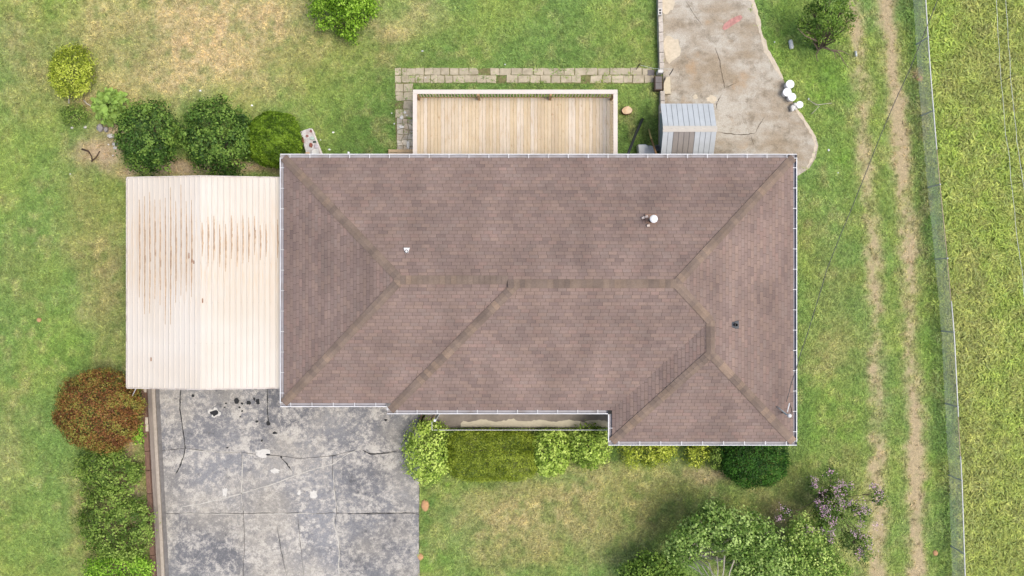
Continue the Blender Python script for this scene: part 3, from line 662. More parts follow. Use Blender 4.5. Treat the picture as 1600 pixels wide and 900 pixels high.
gutter((KX, S3), (KX, S2 - W_ - .02), (-1, 0)); gutter((KX - W_ - .02, S2), (JX - W_, S2), (0, -1)); gutter((JX, S2), (JX, S1 - W_ - .02), (-1, 0)); gutter((JX - W_ - .02, S1), (WX - W_, S1), (0, -1)); gutter((WX, S1), (WX, NY), (-1, 0))
# roof fittings
x, y = P2(1019.5, 343, 4.0); z = zN(x, y)
b = MB(); b.prism([(x - .2, y - .22), (x + .2, y - .22), (x + .2, y + .22), (x - .2, y + .22)], z - .12, z + .05); fl = b.build('flue_flashing', M('rusty_flashing', alb(150, 122, 104), .8, .3, 14), roof)
b = MB(); b.lathe((x, y, z - .1), [(.085, 0), (.085, .72)], 18); b.build('flue_pipe', M('flue_brown', alb(112, 96, 84), .7, .2, 8), roof, True)
b = MB(); b.lathe((x, y, z + .6), [(.10, -.02), (.135, 0), (.135, .07), (.09, .10), (.02, .105)], 22); b.build('flue_cap', WHITE, roof)
for dx, dy in ((-.27, .08), (-.15, .12), (-.1, -.2)): b = MB(); b.prism([(x + dx - .05, y + dy - .04), (x + dx + .05, y + dy - .02), (x + dx + .03, y + dy + .06), (x + dx - .06, y + dy + .03)], z - .1, z + .1 - dy * .3); b.build('flashing_scrap', M('pale_sealant', alb(222, 206, 192), .8), roof)
x, y = P2(638, 392, 3.6); z = zN(x, y)
b = MB(); b.prism([(x - .11, y + .09), (x + .11, y + .09), (x + .075, y - .03), (x + .05, y - .10), (x - .05, y - .10), (x - .075, y - .03)], z - .1, z + .07, bev=.02); b.build('vent_hood', WHITE, roof)
b = MB(); b.lathe((x, y - .04, z), [(.062, 0), (.062, .09), (.048, .10), (.045, .06)], 16); b.build('vent_opening', BLACKM, roof)
x, y = P2(1147, 507, 3.5); z = zE(x, y)
GREYM = M('lead_boot', alb(86, 90, 94), .6, .15, 9)
b = MB(); b.prism([(x - .02, y - .14), (x + .13, y - .14), (x + .13, y + .14), (x - .02, y + .12)], z - .1, z + .025, bev=.01); b.prism([(x - .14, y - .1), (x - .02, y - .12), (x - .02, y + .1), (x - .14, y + .1)], z - .05, z + .06, bev=.02); b.build('vent_boot', GREYM, roof)
b = MB(); b.lathe((x, y, z), [(.055, -.05), (.055, .22), (.042, .22), (.04, .1)], 14); b.build('vent_pipe', BLACKM, roof)
# service mast with weatherhead, on the roof edge
mx, my = P2(1224, 645, 2.95); mz = zE(mx, my)
mast = empty('service_mast', (mx, my, mz), 'grey service mast with white weatherhead on the right roof edge', 'mast')
b = MB(); b.tube([(mx, my, mz - .1), (mx, my, mz + .75)], .03, 10); b.build('pipe', METAL, mast, True)
b = MB(); b.tube([(mx - .26, my + .24, zE(mx - .26, my + .24) + .02), (mx, my, mz + .5)], .018, 8); b.build('brace', METAL, mast, True)
b = MB(); b.lathe((mx, my, mz + .72), [(.045, 0), (.075, .03), (.07, .1), (.03, .14)], 14); b.build('weatherhead', WHITE, mast, True)
b = MB(); b.tube([(mx + .03, my + .02, mz + .75), (mx + .1, my + .14, mz + .7), (mx + .12, my + .25, mz + .6), (mx + .05, my + .40, mz + .62)], .011, 6); b.tube([(mx, my, mz + .78), (mx + .15, my + .05, mz + .62), (mx + .13, my + .2, mz + .6), (mx + .05, my + .40, mz + .62)], .009, 6); b.build('drip_loop', BLACKM, mast)
b = MB(); b.tube([(mx - .02, my + .1, mz + .6), (mx + .05, my + .42, mz + .62)], .018, 8); b.build('insulator', WHITE, mast)
cab = [(1229, 628), (1237, 597), (1243, 580), (1251, 552), (1262, 520), (1283, 452), (1292, 421), (1312, 370), (1331, 325), (1355, 265), (1371, 223), (1400, 155), (1420, 112), (1441, 60), (1455, 25), (1468, -8), (1490, -60)]
b = MB(); n = len(cab); pts = []
for k, (px, py) in enumerate(cab):
    t = (628 - py) / 690; z = mz + .62 + 2.6 * t - 1.8 * t * (1 - t); pts.append(P(px, py, z))
b.tube(pts, .0125, 6); cable = b.build('power_line', M('cable_grey', (.06, .06, .06), .6, .1, 5)); tag(cable, 'thin black overhead power line from the roof to upper right corner', 'cable')

# ------------------------------------------------------------------ porch
porch = empty('front_porch', P(800, 660), 'concrete front porch strip with thin white railing behind the hedges', 'porch')
zp = .34
b = MB(); b.prism([P2(664, 600, zp), P2(957, 600, zp), P2(957, 668.5, zp), P2(690, 668.5, zp), P2(664, 662, zp)], 0, zp); b.build('floor_slab', M('porch_floor', alb(150, 140, 128), .85, .16, 3, .1, dirt=alb(112, 106, 98), dirt_amt=.7), porch)
top = []
for k in range(60):
    px = 720 + 232 * k / 59; top.append((px, 657.5 + 1.6 * math.sin(k * .55) + random.uniform(-1.1, .8) - (1.5 if 18 < k < 22 else 0) + (3 if k == 0 else 0)))
top += [(950, 652), (953, 648), (954, 645)]
b = MB()
for k in range(len(top) - 1): b.face([(*P2(top[k][0], top[k][1], zp), zp + .005), (*P2(top[k][0], 667.8, zp), zp + .005), (*P2(top[k + 1][0], 667.8, zp), zp + .005), (*P2(top[k + 1][0], top[k + 1][1], zp), zp + .005)])
b.build('cream_coating', M('cream_paint', alb(214, 204, 178), .85, .07, 7), porch)
zr = 1.15
b = MB(); x0, y0 = P2(675, 672, zr); x1, _ = P2(953, 671, zr); b.box(x0, x1, y0 - .009, y0 + .009, zr - .03, zr); b.build('top_rail', WHITE, porch)
b = MB(); b.box(x0, x1, y0 - .007, y0 + .007, zp + .1, zp + .125); b.build('bottom_rail', BLACKM, porch)
bm_ = MB(); bm_.box(-.007, .007, -.007, .007, zp + .125, zr - .03); me = bm_.mesh('baluster')
for k in range(1, 48): link('baluster', me, BLACKM, porch, loc=(x0 + (x1 - x0) * k / 48, y0, 0))
b = MB(); x2, y2 = P2(675, 659, zr); b.box(x0 - .008, x0 + .008, y0 + .01, y2, zr - .03, zr); b.build('side_rail', WHITE, porch)
b = MB(); px_, py_ = P2(684, 650, 1.2); b.box(px_ - .04, px_ + .04, py_ - .02, py_ + .06, zp, 2.5); b.build('porch_post', WHITE, porch)
steps = empty('porch_steps', P(665, 656), 'short tan steps with dark sides at left end of porch', 'steps')
for k, (xa, xb, ya, yb, zt) in enumerate(((660, 674, 652, 658, .36), (657, 672, 658, 664, .2))):
    b = MB(); b.prism([P2(xa + 3, ya, zt), P2(xb, ya, zt), P2(xb - 2, yb, zt), P2(xa, yb, zt)], .0, zt, bev=.015); b.build('tread', M('step_tan', alb(196, 178, 148), .9, .15, 10), steps)
b = MB(); b.prism([P2(653, 664, .3), P2(656, 664, .3), P2(661, 646, .3), P2(658, 646, .3)], 0, .3); b.build('step_side', M('brown_brick', alb(116, 94, 78), .9, .2, 12), steps)
b = MB(); b.prism([P2(671, 662, .4), P2(674, 662, .4), P2(680, 648, .4), P2(677, 648, .4)], 0, .4); b.build('step_side', M('brown_brick2', alb(110, 92, 78), .9, .2, 12), steps)

# ------------------------------------------------------------------ deck
def deck_material():
    m, N, L, B = nodes('new_pine')
    oi = N.new('ShaderNodeObjectInfo'); mu = N.new('ShaderNodeMath'); mu.operation = 'MULTIPLY'; mu.inputs[1].default_value = 90; L.new(oi.outputs['Random'], mu.inputs[0])
    cb = N.new('ShaderNodeCombineXYZ'); L.new(mu.outputs[0], cb.inputs[0]); L.new(mu.outputs[0], cb.inputs[1])
    g = pos_noise(N, L, 3, 6, .65, (9, .8, 1), cb.outputs[0]); k = pos_noise(N, L, 2.2, 3, .5, (3, 1.6, 1), cb.outputs[0]); big = pos_noise(N, L, 1.0, 4, .6)
    r = N.new('ShaderNodeValToRGB'); r.color_ramp.elements[0].color = (*alb(212, 192, 162), 1); r.color_ramp.elements[1].color = (*alb(230, 218, 200), 1)
    e = r.color_ramp.elements.new(.35); e.color = (*alb(222, 202, 168), 1); e = r.color_ramp.elements.new(.7); e.color = (*alb(225, 208, 182), 1)
    L.new(oi.outputs['Random'], r.inputs[0])
    c = mixc(N, L, mrange(N, L, g, .5, .7, 0, .6), r.outputs[0], alb(196, 164, 120)); c = mixc(N, L, mrange(N, L, k, .66, .74, 0, .55), c, alb(172, 136, 94))
    c = vmul(N, L, c, mrange(N, L, big, .35, .65, .92, 1.05)); L.new(c, B.inputs['Base Color']); B.inputs['Roughness'].default_value = .7; B.inputs['Specular IOR Level'].default_value = .25
    return m
PINE = deck_material(); RAILM = M('pale_rail', alb(230, 219, 206), .7, .05, 4); POSTM = M('tan_post', alb(190, 156, 116), .8, .15, 5); BALM = M('pine_baluster', alb(238, 226, 202), .75, .08, 5, orand=.05)
zd, zr = .92, 1.87
dx0, dyt = P2(645, 140, zr); dx1, _ = P2(965, 140, zr); _, dyi = P2(652, 147.6, zr)
deck = empty('timber_deck', ((dx0 + dx1) / 2, 5.8, 0), 'new pine deck with pale railing on the back of the house', 'deck')
nb = 57; bw = (dx1 - dx0 - .1) / nb
b = MB(); b.box(-bw / 2 + .0035, bw / 2 - .0035, 4.22, dyt - .11, zd - .03, zd, bev=.003); me = b.mesh('deck_board')
for k in range(nb): link('deck_board', me, PINE, deck, loc=(dx0 + .05 + bw * (k + .5), 0, random.uniform(-.002, .002)))
b = MB(); b.box(dx0 + .04, dx1 - .04, dyt - .11, dyt - .075, zd - .25, zd - .005); b.box(dx0 + .04, dx0 + .075, 4.22, dyt - .11, zd - .28, zd - .035); b.box(dx1 - .075, dx1 - .04, 4.22, dyt - .11, zd - .28, zd - .035)
for k in range(1, 8): yk = 4.3 + k * .36; b.box(dx0 + .08, dx1 - .08, yk, yk + .04, zd - .24, zd - .035)
b.build('joist_frame', POSTM, deck)
rw = .155
for nm, q in (('back', (dx0, dx1, dyt - rw, dyt)), ('left', (dx0, dx0 + rw, 4.88, dyt - rw - .003)), ('right', (dx1 - rw, dx1, 4.4, dyt - rw - .003))):
    b = MB(); b.box(*q, zr - .04, zr, bev=.006); b.build('cap_rail', RAILM, deck)
b = MB(); b.box(dx0 + .06, dx1 - .06, dyt - .11, dyt - .075, zr - .13, zr - .042); b.box(dx0 + .06, dx0 + .095, 4.9, dyt - .12, zr - .13, zr - .042); b.box(dx1 - .095, dx1 - .06, 4.4, dyt - .12, zr - .13, zr - .042); b.build('rail_support', BALM, deck)
b = MB(); b.box(-.019, .019, -.019, .019, zd - .2, zr - .05); me = b.mesh('baluster')
nbk = 62
for k in range(nbk): link('baluster', me, BALM, deck, loc=(dx0 + .15 + (dx1 - dx0 - .3) * (k + .5) / nbk, dyt - .055, 0))
for xx in (dx0 + .04, dx1 - .04):
    for k in range(19): link('baluster', me, BALM, deck, loc=(xx, 4.95 + (dyt - .2 - 4.95) * (k + .5) / 19, 0))
b = MB(); b.box(-.045, .045, -.045, .045, 0, zr - .045); me = b.mesh('deck_post')
for xx, yy_ in ((dx0 + .14, dyt - .16), (dx1 - .14, dyt - .16), (P2(748, 150, 1.4)[0], dyt - .16), (P2(860, 150, 1.4)[0], dyt - .16), (dx0 + .12, 4.93), (dx1 - .12, 4.6)): link('deck_post', me, POSTM, deck, loc=(xx, yy_, 0))
st = empty('deck_steps', P(628, 239), 'low timber steps beside the left end of the deck', 'steps')
for k, (ya, yb, zt) in enumerate(((233.5, 238, .34), (238.6, 243, .36), (243.6, 249, .38))):
    b = MB(); b.prism([P2(607, ya, zt), P2(650, ya, zt), P2(650, yb, zt), P2(607, yb, zt)], zt - .04, zt, bev=.004); b.build('tread', M('weathered_tread', alb(204, 178, 142), .8, .15, 5, stretch=(1, 6, 1)), st)
b = MB(); b.prism([P2(608.5, 235), P2(610, 235), P2(610, 252), P2(608.5, 252)], 0, .33); b.prism([P2(644, 235), P2(646, 235), P2(646, 252), P2(644, 252)], 0, .33); b.build('stringer', POSTM, st)

# ------------------------------------------------------------------ carport
def carport_material():
    m, N, L, B = nodes('cream_enamel')
    n = pos_noise(N, L, 1.0, 5, .6, (5.2, .22, 1)); big = pos_noise(N, L, .28, 3, .5); f = pos_noise(N, L, 3, 6, .6, (12, .5, 1)); d = pos_noise(N, L, 16, 4, .7, (2, 1, 1))
    c = mixc(N, L, mrange(N, L, big, .42, .62, 0, 1), alb(228, 220, 207), alb(221, 210, 193))
    g = N.new('ShaderNodeNewGeometry'); sp = N.new('ShaderNodeSeparateXYZ'); L.new(g.outputs['Position'], sp.inputs[0])
    a1 = mrange(N, L, sp.outputs[1], -1.4, .2, 0, 1); a2 = mrange(N, L, sp.outputs[1], 2.2, 3.7, 1, 0)
    mk = N.new('ShaderNodeMath'); mk.operation = 'MULTIPLY'; L.new(a1, mk.inputs[0]); L.new(a2, mk.inputs[1])
    r = N.new('ShaderNodeMath'); r.operation = 'MULTIPLY'; L.new(mrange(N, L, f, .46, .64, 0, .55), r.inputs[0]); L.new(mk.outputs[0], r.inputs[1])
    c = mixc(N, L, r.outputs[0], c, alb(222, 194, 158))
    L.new(c, B.inputs['Base Color']); B.inputs['Roughness'].default_value = .5; B.inputs['Specular IOR Level'].default_value = .3; return m
CARM = carport_material()
RUST = M('rust_streak', alb(198, 172, 144), .9, .3, 9, stretch=(1, .6, 1))
RUST2 = M('rust_dark', alb(150, 120, 96), .9, .3, 9)
ce, cr = 2.42, 2.85
def cpos(px, py, z): return P(px, py, z)
XL = P2(198.5, 278, ce)[0]; XR = -8.40; XM = (XL + XR) / 2; YT = P2(198, 278, ce)[1]; YB = P2(203, 605.5, ce)[1]
def zc_(x): return ce + (cr - ce) * (1 - abs(x - XM) / (XM - XL))
carport = empty('carport', (XM, 0, 0), 'open carport with cream ribbed metal roof beside the driveway', 'carport')
RP = .198
nrib = int((XR - XL) / RP); RP = (XR - XL) / nrib; per = 4; k = 0; ribx = []
while k < nrib:
    e = min(k + per, nrib); b = MB()
    prof = []
    for j in range(k, e):
        x = XL + j * RP; ribx.append(x)
        prof += [(x, 0), (x + .018, .024), (x + .048, .024), (x + .066, 0)]
    prof.append((XL + e * RP, 0))
    sk = lambda x, y: x + (y - YT) * -.0  
    zo = .004 if (k // per) % 2 else 0
    for q in range(len(prof) - 1):
        (xa, ha), (xb, hb_) = prof[q], prof[q + 1]
        b.face([(xa, YB, zc_(xa) + ha + zo), (xb, YB, zc_(xb) + hb_ + zo), (xb, YT, zc_(xb) + hb_ + zo), (xa, YT, zc_(xa) + ha + zo)])
    b.build('roof_panel', CARM, carport); k = e
rr_ = random.Random(5)
for x in ribx:
    px = x / (S * (H - 2.6) / H) + 800
    if 205 < px < 305: a0, a1, pr = random.uniform(288, 315), random.uniform(455, 515), 1.0
    elif 315 < px < 435: a0, a1, pr = random.uniform(336, 352), random.uniform(398, 425), .95
    else: continue
    if rr_.random() > pr: continue
    z = zc_(x); b = MB(); k0 = S * (H - z) / H; n = 14; xa = x + .069
    for q in range(n):
        ya = (450 - (a0 + (a1 - a0) * q / n)) * k0; yb = (450 - (a0 + (a1 - a0) * (q + 1) / n)) * k0; wq = .018 + .040 * math.sin(math.pi * (q + .5) / n) * rr_.uniform(.5, 1.2)
        b.face([(xa, yb, zc_(xa) + .0085), (xa + wq, yb, zc_(xa + wq) + .0085), (xa + wq, ya, zc_(xa + wq) + .0085), (xa, ya, zc_(xa) + .0085)])
    b.build('rust_streak', RUST, carport)
    b2_ = MB(); c0_ = a0 + (a1 - a0) * rr_.uniform(.1, .3); c1_ = a0 + (a1 - a0) * rr_.uniform(.55, .95)
    for q in range(8):
        ya = (450 - (c0_ + (c1_ - c0_) * q / 8)) * k0; yb = (450 - (c0_ + (c1_ - c0_) * (q + 1) / 8)) * k0; wq = .004 + .012 * rr_.random() * math.sin(math.pi * (q + .5) / 8)
        b2_.face([(xa, yb, zc_(xa) + .011), (xa + wq, yb, zc_(xa + wq) + .011), (xa + wq, ya, zc_(xa + wq) + .011), (xa, ya, zc_(xa) + .011)])
    b2_.build('rust_line', RUST2, carport)
for px, py, l in ((297, 400, 5), (302, 408, 3), (234, 562, 3.5), (319, 470, 4), (305, 410, 3)):
    x, y = P2(px, py, 2.7); b = MB(); b.face([(x - .02, y - l * .02, zc_(x) + .03), (x + .025, y - l * .016, zc_(x) + .03), (x + .02, y + l * .02, zc_(x) + .03), (x - .015, y + l * .024, zc_(x) + .03)]); b.build('scrape', M('scrape', alb(160, 120, 92), .9, .3, 12), carport)
b = MB()
for py in (347, 411, 473, 536):
    y = P2(0, py, 2.6)[1]
    for x in ribx: b.box(x + .025, x + .04, y - .008, y + .008, zc_(x) + .02, zc_(x) + .034)
b.build('screw_row', M('screw', alb(190, 176, 160), .6), carport)['kind'] = 'stuff'
TRIMM = M('carport_trim', alb(224, 214, 204), .6, .1, 3, dirt=alb(150, 130, 112), dirt_amt=.6, dirt_scale=2)
for yv, o in ((YT, 1), (YB, -1)):
    b = MB()
    for xa, xb in ((XL, XM), (XM, XR)):
        za, zb = zc_(xa), zc_(xb)
        b.face([(xa, yv + o * .035, za + .03), (xb, yv + o * .035, zb + .03), (xb, yv, zb + .03), (xa, yv, za + .03)]); b.face([(xa, yv + o * .035, za - .09), (xb, yv + o * .035, zb - .09), (xb, yv + o * .035, zb + .03), (xa, yv + o * .035, za + .03)])
    b.build('end_trim', TRIMM, carport)
for xv in (XL - .03, XR): b = MB(); b.box(xv, xv + .03, YB, YT, ce - .1, ce + .02); b.build('side_trim', TRIMM, carport)
b = MB(); b.box(-.035, .035, -.035, .035, 0, ce - .02); me = b.mesh('post')
for xv in (XL + .25, XR - .2):
    for yv in (YB + .3, YB + 2.7, YT - 2.7, YT - .3): link('post', me, METAL, carport, loc=(xv, yv, 0))
b = MB()
for yv in (YB + .3, YB + 2.7, YT - 2.7, YT - .3): b.tube([(XL + .1, yv, ce - .06), (XM, yv, cr - .08), (XR - .1, yv, ce - .06)], .03, 6)
b.build('rafter', METAL, carport)
b = MB(); b.tube([P(213, 606, 1.9), P(201, 630, .9)], .016, 6); o = b.build('white_pole', WHITE); tag(o, 'thin white pole leaning out from the carport corner over red bush', 'pole')

# ------------------------------------------------------------------ shed
shed = empty('metal_shed', (6.5, 5.8, 0), 'small blue grey metal garden shed with gable roof', 'shed')
sx0, sx1, sy0, syr, sy1, se, sr = 5.53, 7.50, 4.84, 5.83, 6.87, 1.62, 2.22
BLU = M('pale_blue_metal', alb(204, 209, 211), .45, .05, 3, orand=.02, dirt=alb(176, 180, 178), dirt_amt=.35); GRYP = M('grey_brown_panel', alb(158, 150, 142), .6, .08, 4, orand=.04); BEI = M('beige_trim', alb(216, 208, 194), .6, .05, 4)
b = MB(); b.box(sx0 + .2, sx1 - .1, sy0 + .12, sy1 - .12, 0, se - .03); b.prism([(0, 0)] * 3, 0, 0) if False else None; b.build('wall', M('shed_wall', alb(190, 202, 210), .5, .06, 4), shed)
b = MB()
for xv in (sx0 + .2, sx1 - .1): b.face([(xv, sy0 + .12, se - .03), (xv, sy1 - .12, se - .03), (xv, syr, sr - .04)])
b.build('gable', BLU, shed)
pw = (sx1 - sx0) / 10
for k in range(10):
    for side in (0, 1):
        ya, yb = (sy1, syr) if side == 0 else (sy0, syr); b = MB(); xa, xb = sx0 + k * pw + .007, sx0 + (k + 1) * pw - .007
        pts = [(xa, ya, se), (xb, ya, se), (xb, yb, sr), (xa, yb, sr)]; lo_ = [(p[0], p[1], p[2] - .02) for p in pts]
        if side == 0: pts = pts[::-1]; lo_ = lo_[::-1]
        b.face(pts); b.face(lo_[::-1])
        for q in range(4): b.face([pts[q], lo_[q], lo_[(q + 1) % 4], pts[(q + 1) % 4]])
        b.build('roof_panel', GRYP if (side == 1 and 2 <= k <= 5) else BLU, shed)
b = MB(); b.box(sx0 + .01, sx1 - .01, sy0 + .03, syr, sr - .75, sr - .74); 
b = MB()
for y0_, y1_, z0_, z1_ in ((sy1 - .03, syr, se - .035, sr - .035), (sy0 + .03, syr, se - .035, sr - .035)): b.face([(sx0 + .02, y0_, z0_), (sx1 - .02, y0_, z0_), (sx1 - .02, y1_, z1_), (sx0 + .02, y1_, z1_)])
b.build('seam_underlay', M('dark_seam', alb(110, 118, 124), .7), shed)
b = MB()
for s_ in (1, -1): b.face([(sx0 - .01, syr, sr + .03), (sx1 + .01, syr, sr + .03), (sx1 + .01, syr + s_ * .11, sr - .035), (sx0 - .01, syr + s_ * .11, sr - .035)])
b.build('ridge_cap', BEI, shed)

# ------------------------------------------------------------------ retaining wall, steps, stakes
rwall = empty('retaining_wall', P(1032, 85), 'low grey block wall between the back lawn and concrete pad', 'wall')
BLK = M('old_block', alb(206, 196, 182), .9, .18, 9, .35, orand=.08, dirt=alb(150, 140, 124), dirt_amt=.6, dirt_scale=2.5)
y = -12
while y < 162:
    l = random.uniform(14.5, 16.5)
    if not (112 < y + l / 2 < 141):
        xo = np.interp(y, [0, 165], [1028.3, 1032.5]); b = MB(); b.prism([P2(xo, y, .4), P2(xo + 7, y, .4), P2(xo + 7.2, y + l - .5, .4), P2(xo + .2, y + l - .5, .4)], 0, .38 + random.uniform(-.02, .02), bev=.012); b.build('block', BLK, rwall)
    y += l
yb_ = (163, 178, 193, 208, 223)
for y in yb_: b = MB(); b.prism([P2(1030.5, y, .3), P2(1034.5, y, .3), P2(1034.5, y + 14.4, .3), P2(1030.5, y + 14.4, .3)], 0, .3, bev=.012); b.build('block', BLK, rwall)
cb = MB(); x0, y0 = P2(1028.5, 13, .58); x1, y1 = P2(1034.5, 23, .58)
ym = (y0 + y1) / 2
cb.box(x0, x1, y1, y1 + .035, .4, .58); cb.box(x0, x1, ym - .017, ym + .017, .4, .58); cb.box(x0, x1, y0 - .035, y0, .4, .58); cb.box(x0, x0 + .03, y1 + .035, ym - .017, .4, .58); cb.box(x1 - .03, x1, y1 + .035, ym - .017, .4, .58); cb.box(x0, x0 + .03, ym + .017, y0 - .035, .4, .58); cb.box(x1 - .03, x1, ym + .017, y0 - .035, .4, .58)
o = cb.build('cinder_block', M('white_block', alb(226, 220, 212), .9, .1, 12)); tag(o, 'white two-hole block lying on top of the low wall', 'block')
b = MB(); b.prism([P2(1028.5, 108.5, .5), P2(1036, 108.5, .5), P2(1036, 113.5, .5), P2(1028.5, 113.5, .5)], 0, .5, bev=.01); o = b.build('white_cap_block', PST); tag(o, 'small white block at the end of the low wall by the step', 'block')
b = MB(); b.prism([P2(1023.5, 118, .42), P2(1035.5, 118, .42), P2(1035.5, 140, .42), P2(1023.5, 140, .42)], 0, .36); tr = b.build('step_landing', M('rusty_frame', alb(104, 86, 74), .8, .2, 10)); tag(tr, 'dark metal framed step landing at the end of the paved walk', 'step')
DKP = M('slate_panel', alb(122, 116, 112), .7, .12, 6)
for ya, yb in ((119.2, 128.6), (129.2, 138.6)): b = MB(); b.prism([P2(1024.7, ya, .42), P2(1034.4, ya, .42), P2(1034.4, yb, .42), P2(1024.7, yb, .42)], .36, .385); b.build('panel', DKP, tr)
b = MB(); b.prism([P2(1041.5, 119.5, .25), P2(1047, 119.5, .25), P2(1048.5, 146.5, .25), P2(1037, 146.5, .25), P2(1037, 130, .25)], 0, .24, bev=.012); o = b.build('concrete_step', M('step_cream', alb(216, 202, 172), .9, .1, 9)); tag(o, 'cream concrete step block on the pad beside dark step landing', 'step')
b = MB(); b.prism([P2(1012, 109, .06), P2(1022.5, 109, .06), P2(1022.5, 118, .06), P2(1012, 118, .06)], 0, .05, bev=.01); o = b.build('slate_paver', DKP); tag(o, 'dark grey square paver beside the step landing', 'paver')
for pts, lb in ((((994.5, 108, .05), (1000, 99, .75)), 'short black stake leaning at the lawn edge left of wall'), (((1046, 117.5, .3), (1052, 107.5, 1.0)), 'short black stake leaning on pad side of the wall')):
    b = MB(); p0 = P(*pts[0]); p1 = P(*pts[1]); b.tube([p0, p1], .018, 6); o = b.build('metal_stake', BLACKM); tag(o, lb, 'stake')
b = MB(); b.tube([P(1001, 102, .7), P(1022, 107, .62), P(1052, 108, .95)], .007, 5); o = b.build('string_line', METAL); tag(o, 'thin grey string strung between the two black stakes', 'string')

# ------------------------------------------------------------------ objects behind the house
b = MB(); pts = blot(980, 172, 8.2, 6.3, 14, .18); w_ = [P2(*p, .25) for p in pts]; b.prism(w_, 0, .25, bev=.01); stump = b.build('tree_stump', M('stump_bark', alb(150, 120, 92), .9, .2, 9)); tag(stump, 'pale cut tree stump in grass right of the deck', 'stump')
b = MB(); c0 = P2(980, 172, .25); b.face([(c0[0] + (q[0] - c0[0]) * .93, c0[1] + (q[1] - c0[1]) * .93, .256) for q in w_][::-1] if sum(w_[k][0] * w_[(k + 1) % 14][1] - w_[(k + 1) % 14][0] * w_[k][1] for k in range(14)) < 0 else [(c0[0] + (q[0] - c0[0]) * .93, c0[1] + (q[1] - c0[1]) * .93, .256) for q in w_]); b.build('cut_face', M('cut_wood', alb(232, 206, 168), .85, .14, 7, dirt=alb(190, 140, 100), dirt_amt=.8, dirt_scale=4), stump)
b = MB(); b.tube([P(1004, 186, .1), P(1001, 192, .22), P(993, 210, .7), P(986, 228, 1.2), P(980, 244, 1.6)], .055, 10); o = b.build('black_pipe', M('black_plastic', (.025, .028, .028), .45, .1, 5), None, True); tag(o, 'black plastic pipe leaning from the house onto the grass', 'pipe')
b = MB(); b.tube([P(1013.5, 202, .05), P(1018, 218, .8)], .035, 8, ); o = b.build('wooden_pole', M('yellowed_wood', alb(200, 178, 112), .8, .25, 14), None, True); tag(o, 'wooden pole leaning on the house beside the white sheet', 'pole')
b = MB(); b.tube([P(1018, 218, .8), P(1026, 243, 1.7)], .038, 8); b.build('weathered_end', M('brown_wood', alb(150, 116, 80), .8, .2, 10), o, True)
b = MB(); b.prism([P2(997, 225.5, .5), P2(1009, 225, .5), P2(1013, 227.5, .5), P2(1017, 227, .5), P2(1024, 230, .5), P2(1024, 252, .5), P2(999, 252, .5)], 0, .5, bev=.04); o = b.build('white_cover', M('white_sheet', alb(226, 228, 228), .6, .1, 4, .4)); tag(o, 'white covered box against the house beside the shed', 'box')
b = MB(); b.lathe(P(1027, 231, .5), [(.09, -.5), (.12, -.05), (.12, 0), (.09, .0), (.085, -.1)], 14); o = b.build('grey_pot', M('grey_pot', alb(128, 130, 128), .7, .2, 9)); tag(o, 'small grey pot between white box and shed', 'pot')
# potting table with clutter
zt = .72
tb = empty('potting_table', P(488, 225), 'narrow white weathered table by the house, cluttered with pots', 'table')
tp = [P2(469, 206, zt), P2(474, 203.5, zt), P2(484, 200.3, zt), P2(489, 201.8, zt), P2(508, 250, zt), P2(482, 252, zt)]
b = MB(); b.prism(tp, zt - .035, zt, bev=.006); b.build('table_top', M('chipped_white', alb(214, 212, 208), .8, .14, 8, .2, dirt=alb(150, 96, 80), dirt_amt=.45, dirt_scale=5), tb)
for q in ((472, 207), (486, 204), (482, 247), (503, 247)): b = MB(); xq, yq = P2(*q, zt); b.box(xq - .025, xq + .025, yq - .025, yq + .025, 0, zt - .036); b.build('leg', WHITE, tb)
b = MB(); b.prism([P2(486.3, 200.8, zt), P2(489, 201.8, zt), P2(508, 250, zt), P2(505, 250, zt)], zt, zt + .045); b.build('raised_edge', RAILM, tb)
for nm, lb, ct, px, py, rx, ry, h, cl in (('rust_tray', 'rust red tray along left side of the white table', 'tray', 473, 219, 2.2, 5.5, .04, (140, 84, 66)), ('rust_tin', 'small rust red tin in the middle of the white table', 'tin', 486, 227, 2.4, 3.6, .08, (156, 92, 76)), ('dark_trowel', 'dark green tool head lying on the white table', 'tool', 492, 222, 3, 1.6, .05, (62, 74, 66)), ('mauve_dish', 'pale mauve dish on the white table near the round bowl', 'dish', 495, 228.5, 3.2, 3.4, .05, (206, 196, 200)), ('green_jar', 'pale green glass dish on the white table', 'dish', 488, 216.5, 3.6, 2.8, .07, (186, 206, 192)), ('clay_saucer', 'clay coloured saucer at the lower edge of white table', 'saucer', 481, 240, 3.4, 3.0, .05, (222, 190, 154)), ('mauve_scrap', 'dark red scrap near the top of the white table', 'scrap', 486, 205, 2.0, 2.6, .03, (150, 100, 100)), ('red_scrap', 'brown scrap beside the green dish on white table', 'scrap', 480, 212.5, 2.4, 2.2, .03, (160, 112, 104))):
    b = MB(); pts = [P2(*p, zt) for p in blot(px, py, rx, ry, 10, .2)]; b.prism(pts, zt + .001, zt + h, bev=.012); o = b.build(nm, M(nm, alb(*cl), .7, .2, 14)); tag(o, lb, ct)
b = MB(); b.lathe((*P2(492, 238.5, zt + .1), zt + .001), [(.07, 0), (.13, .09), (.135, .10), (.12, .095), (.03, .04)], 20); o = b.build('white_bowl', PST, None, True); tag(o, 'round white bowl on the white table next to the gutter', 'bowl')
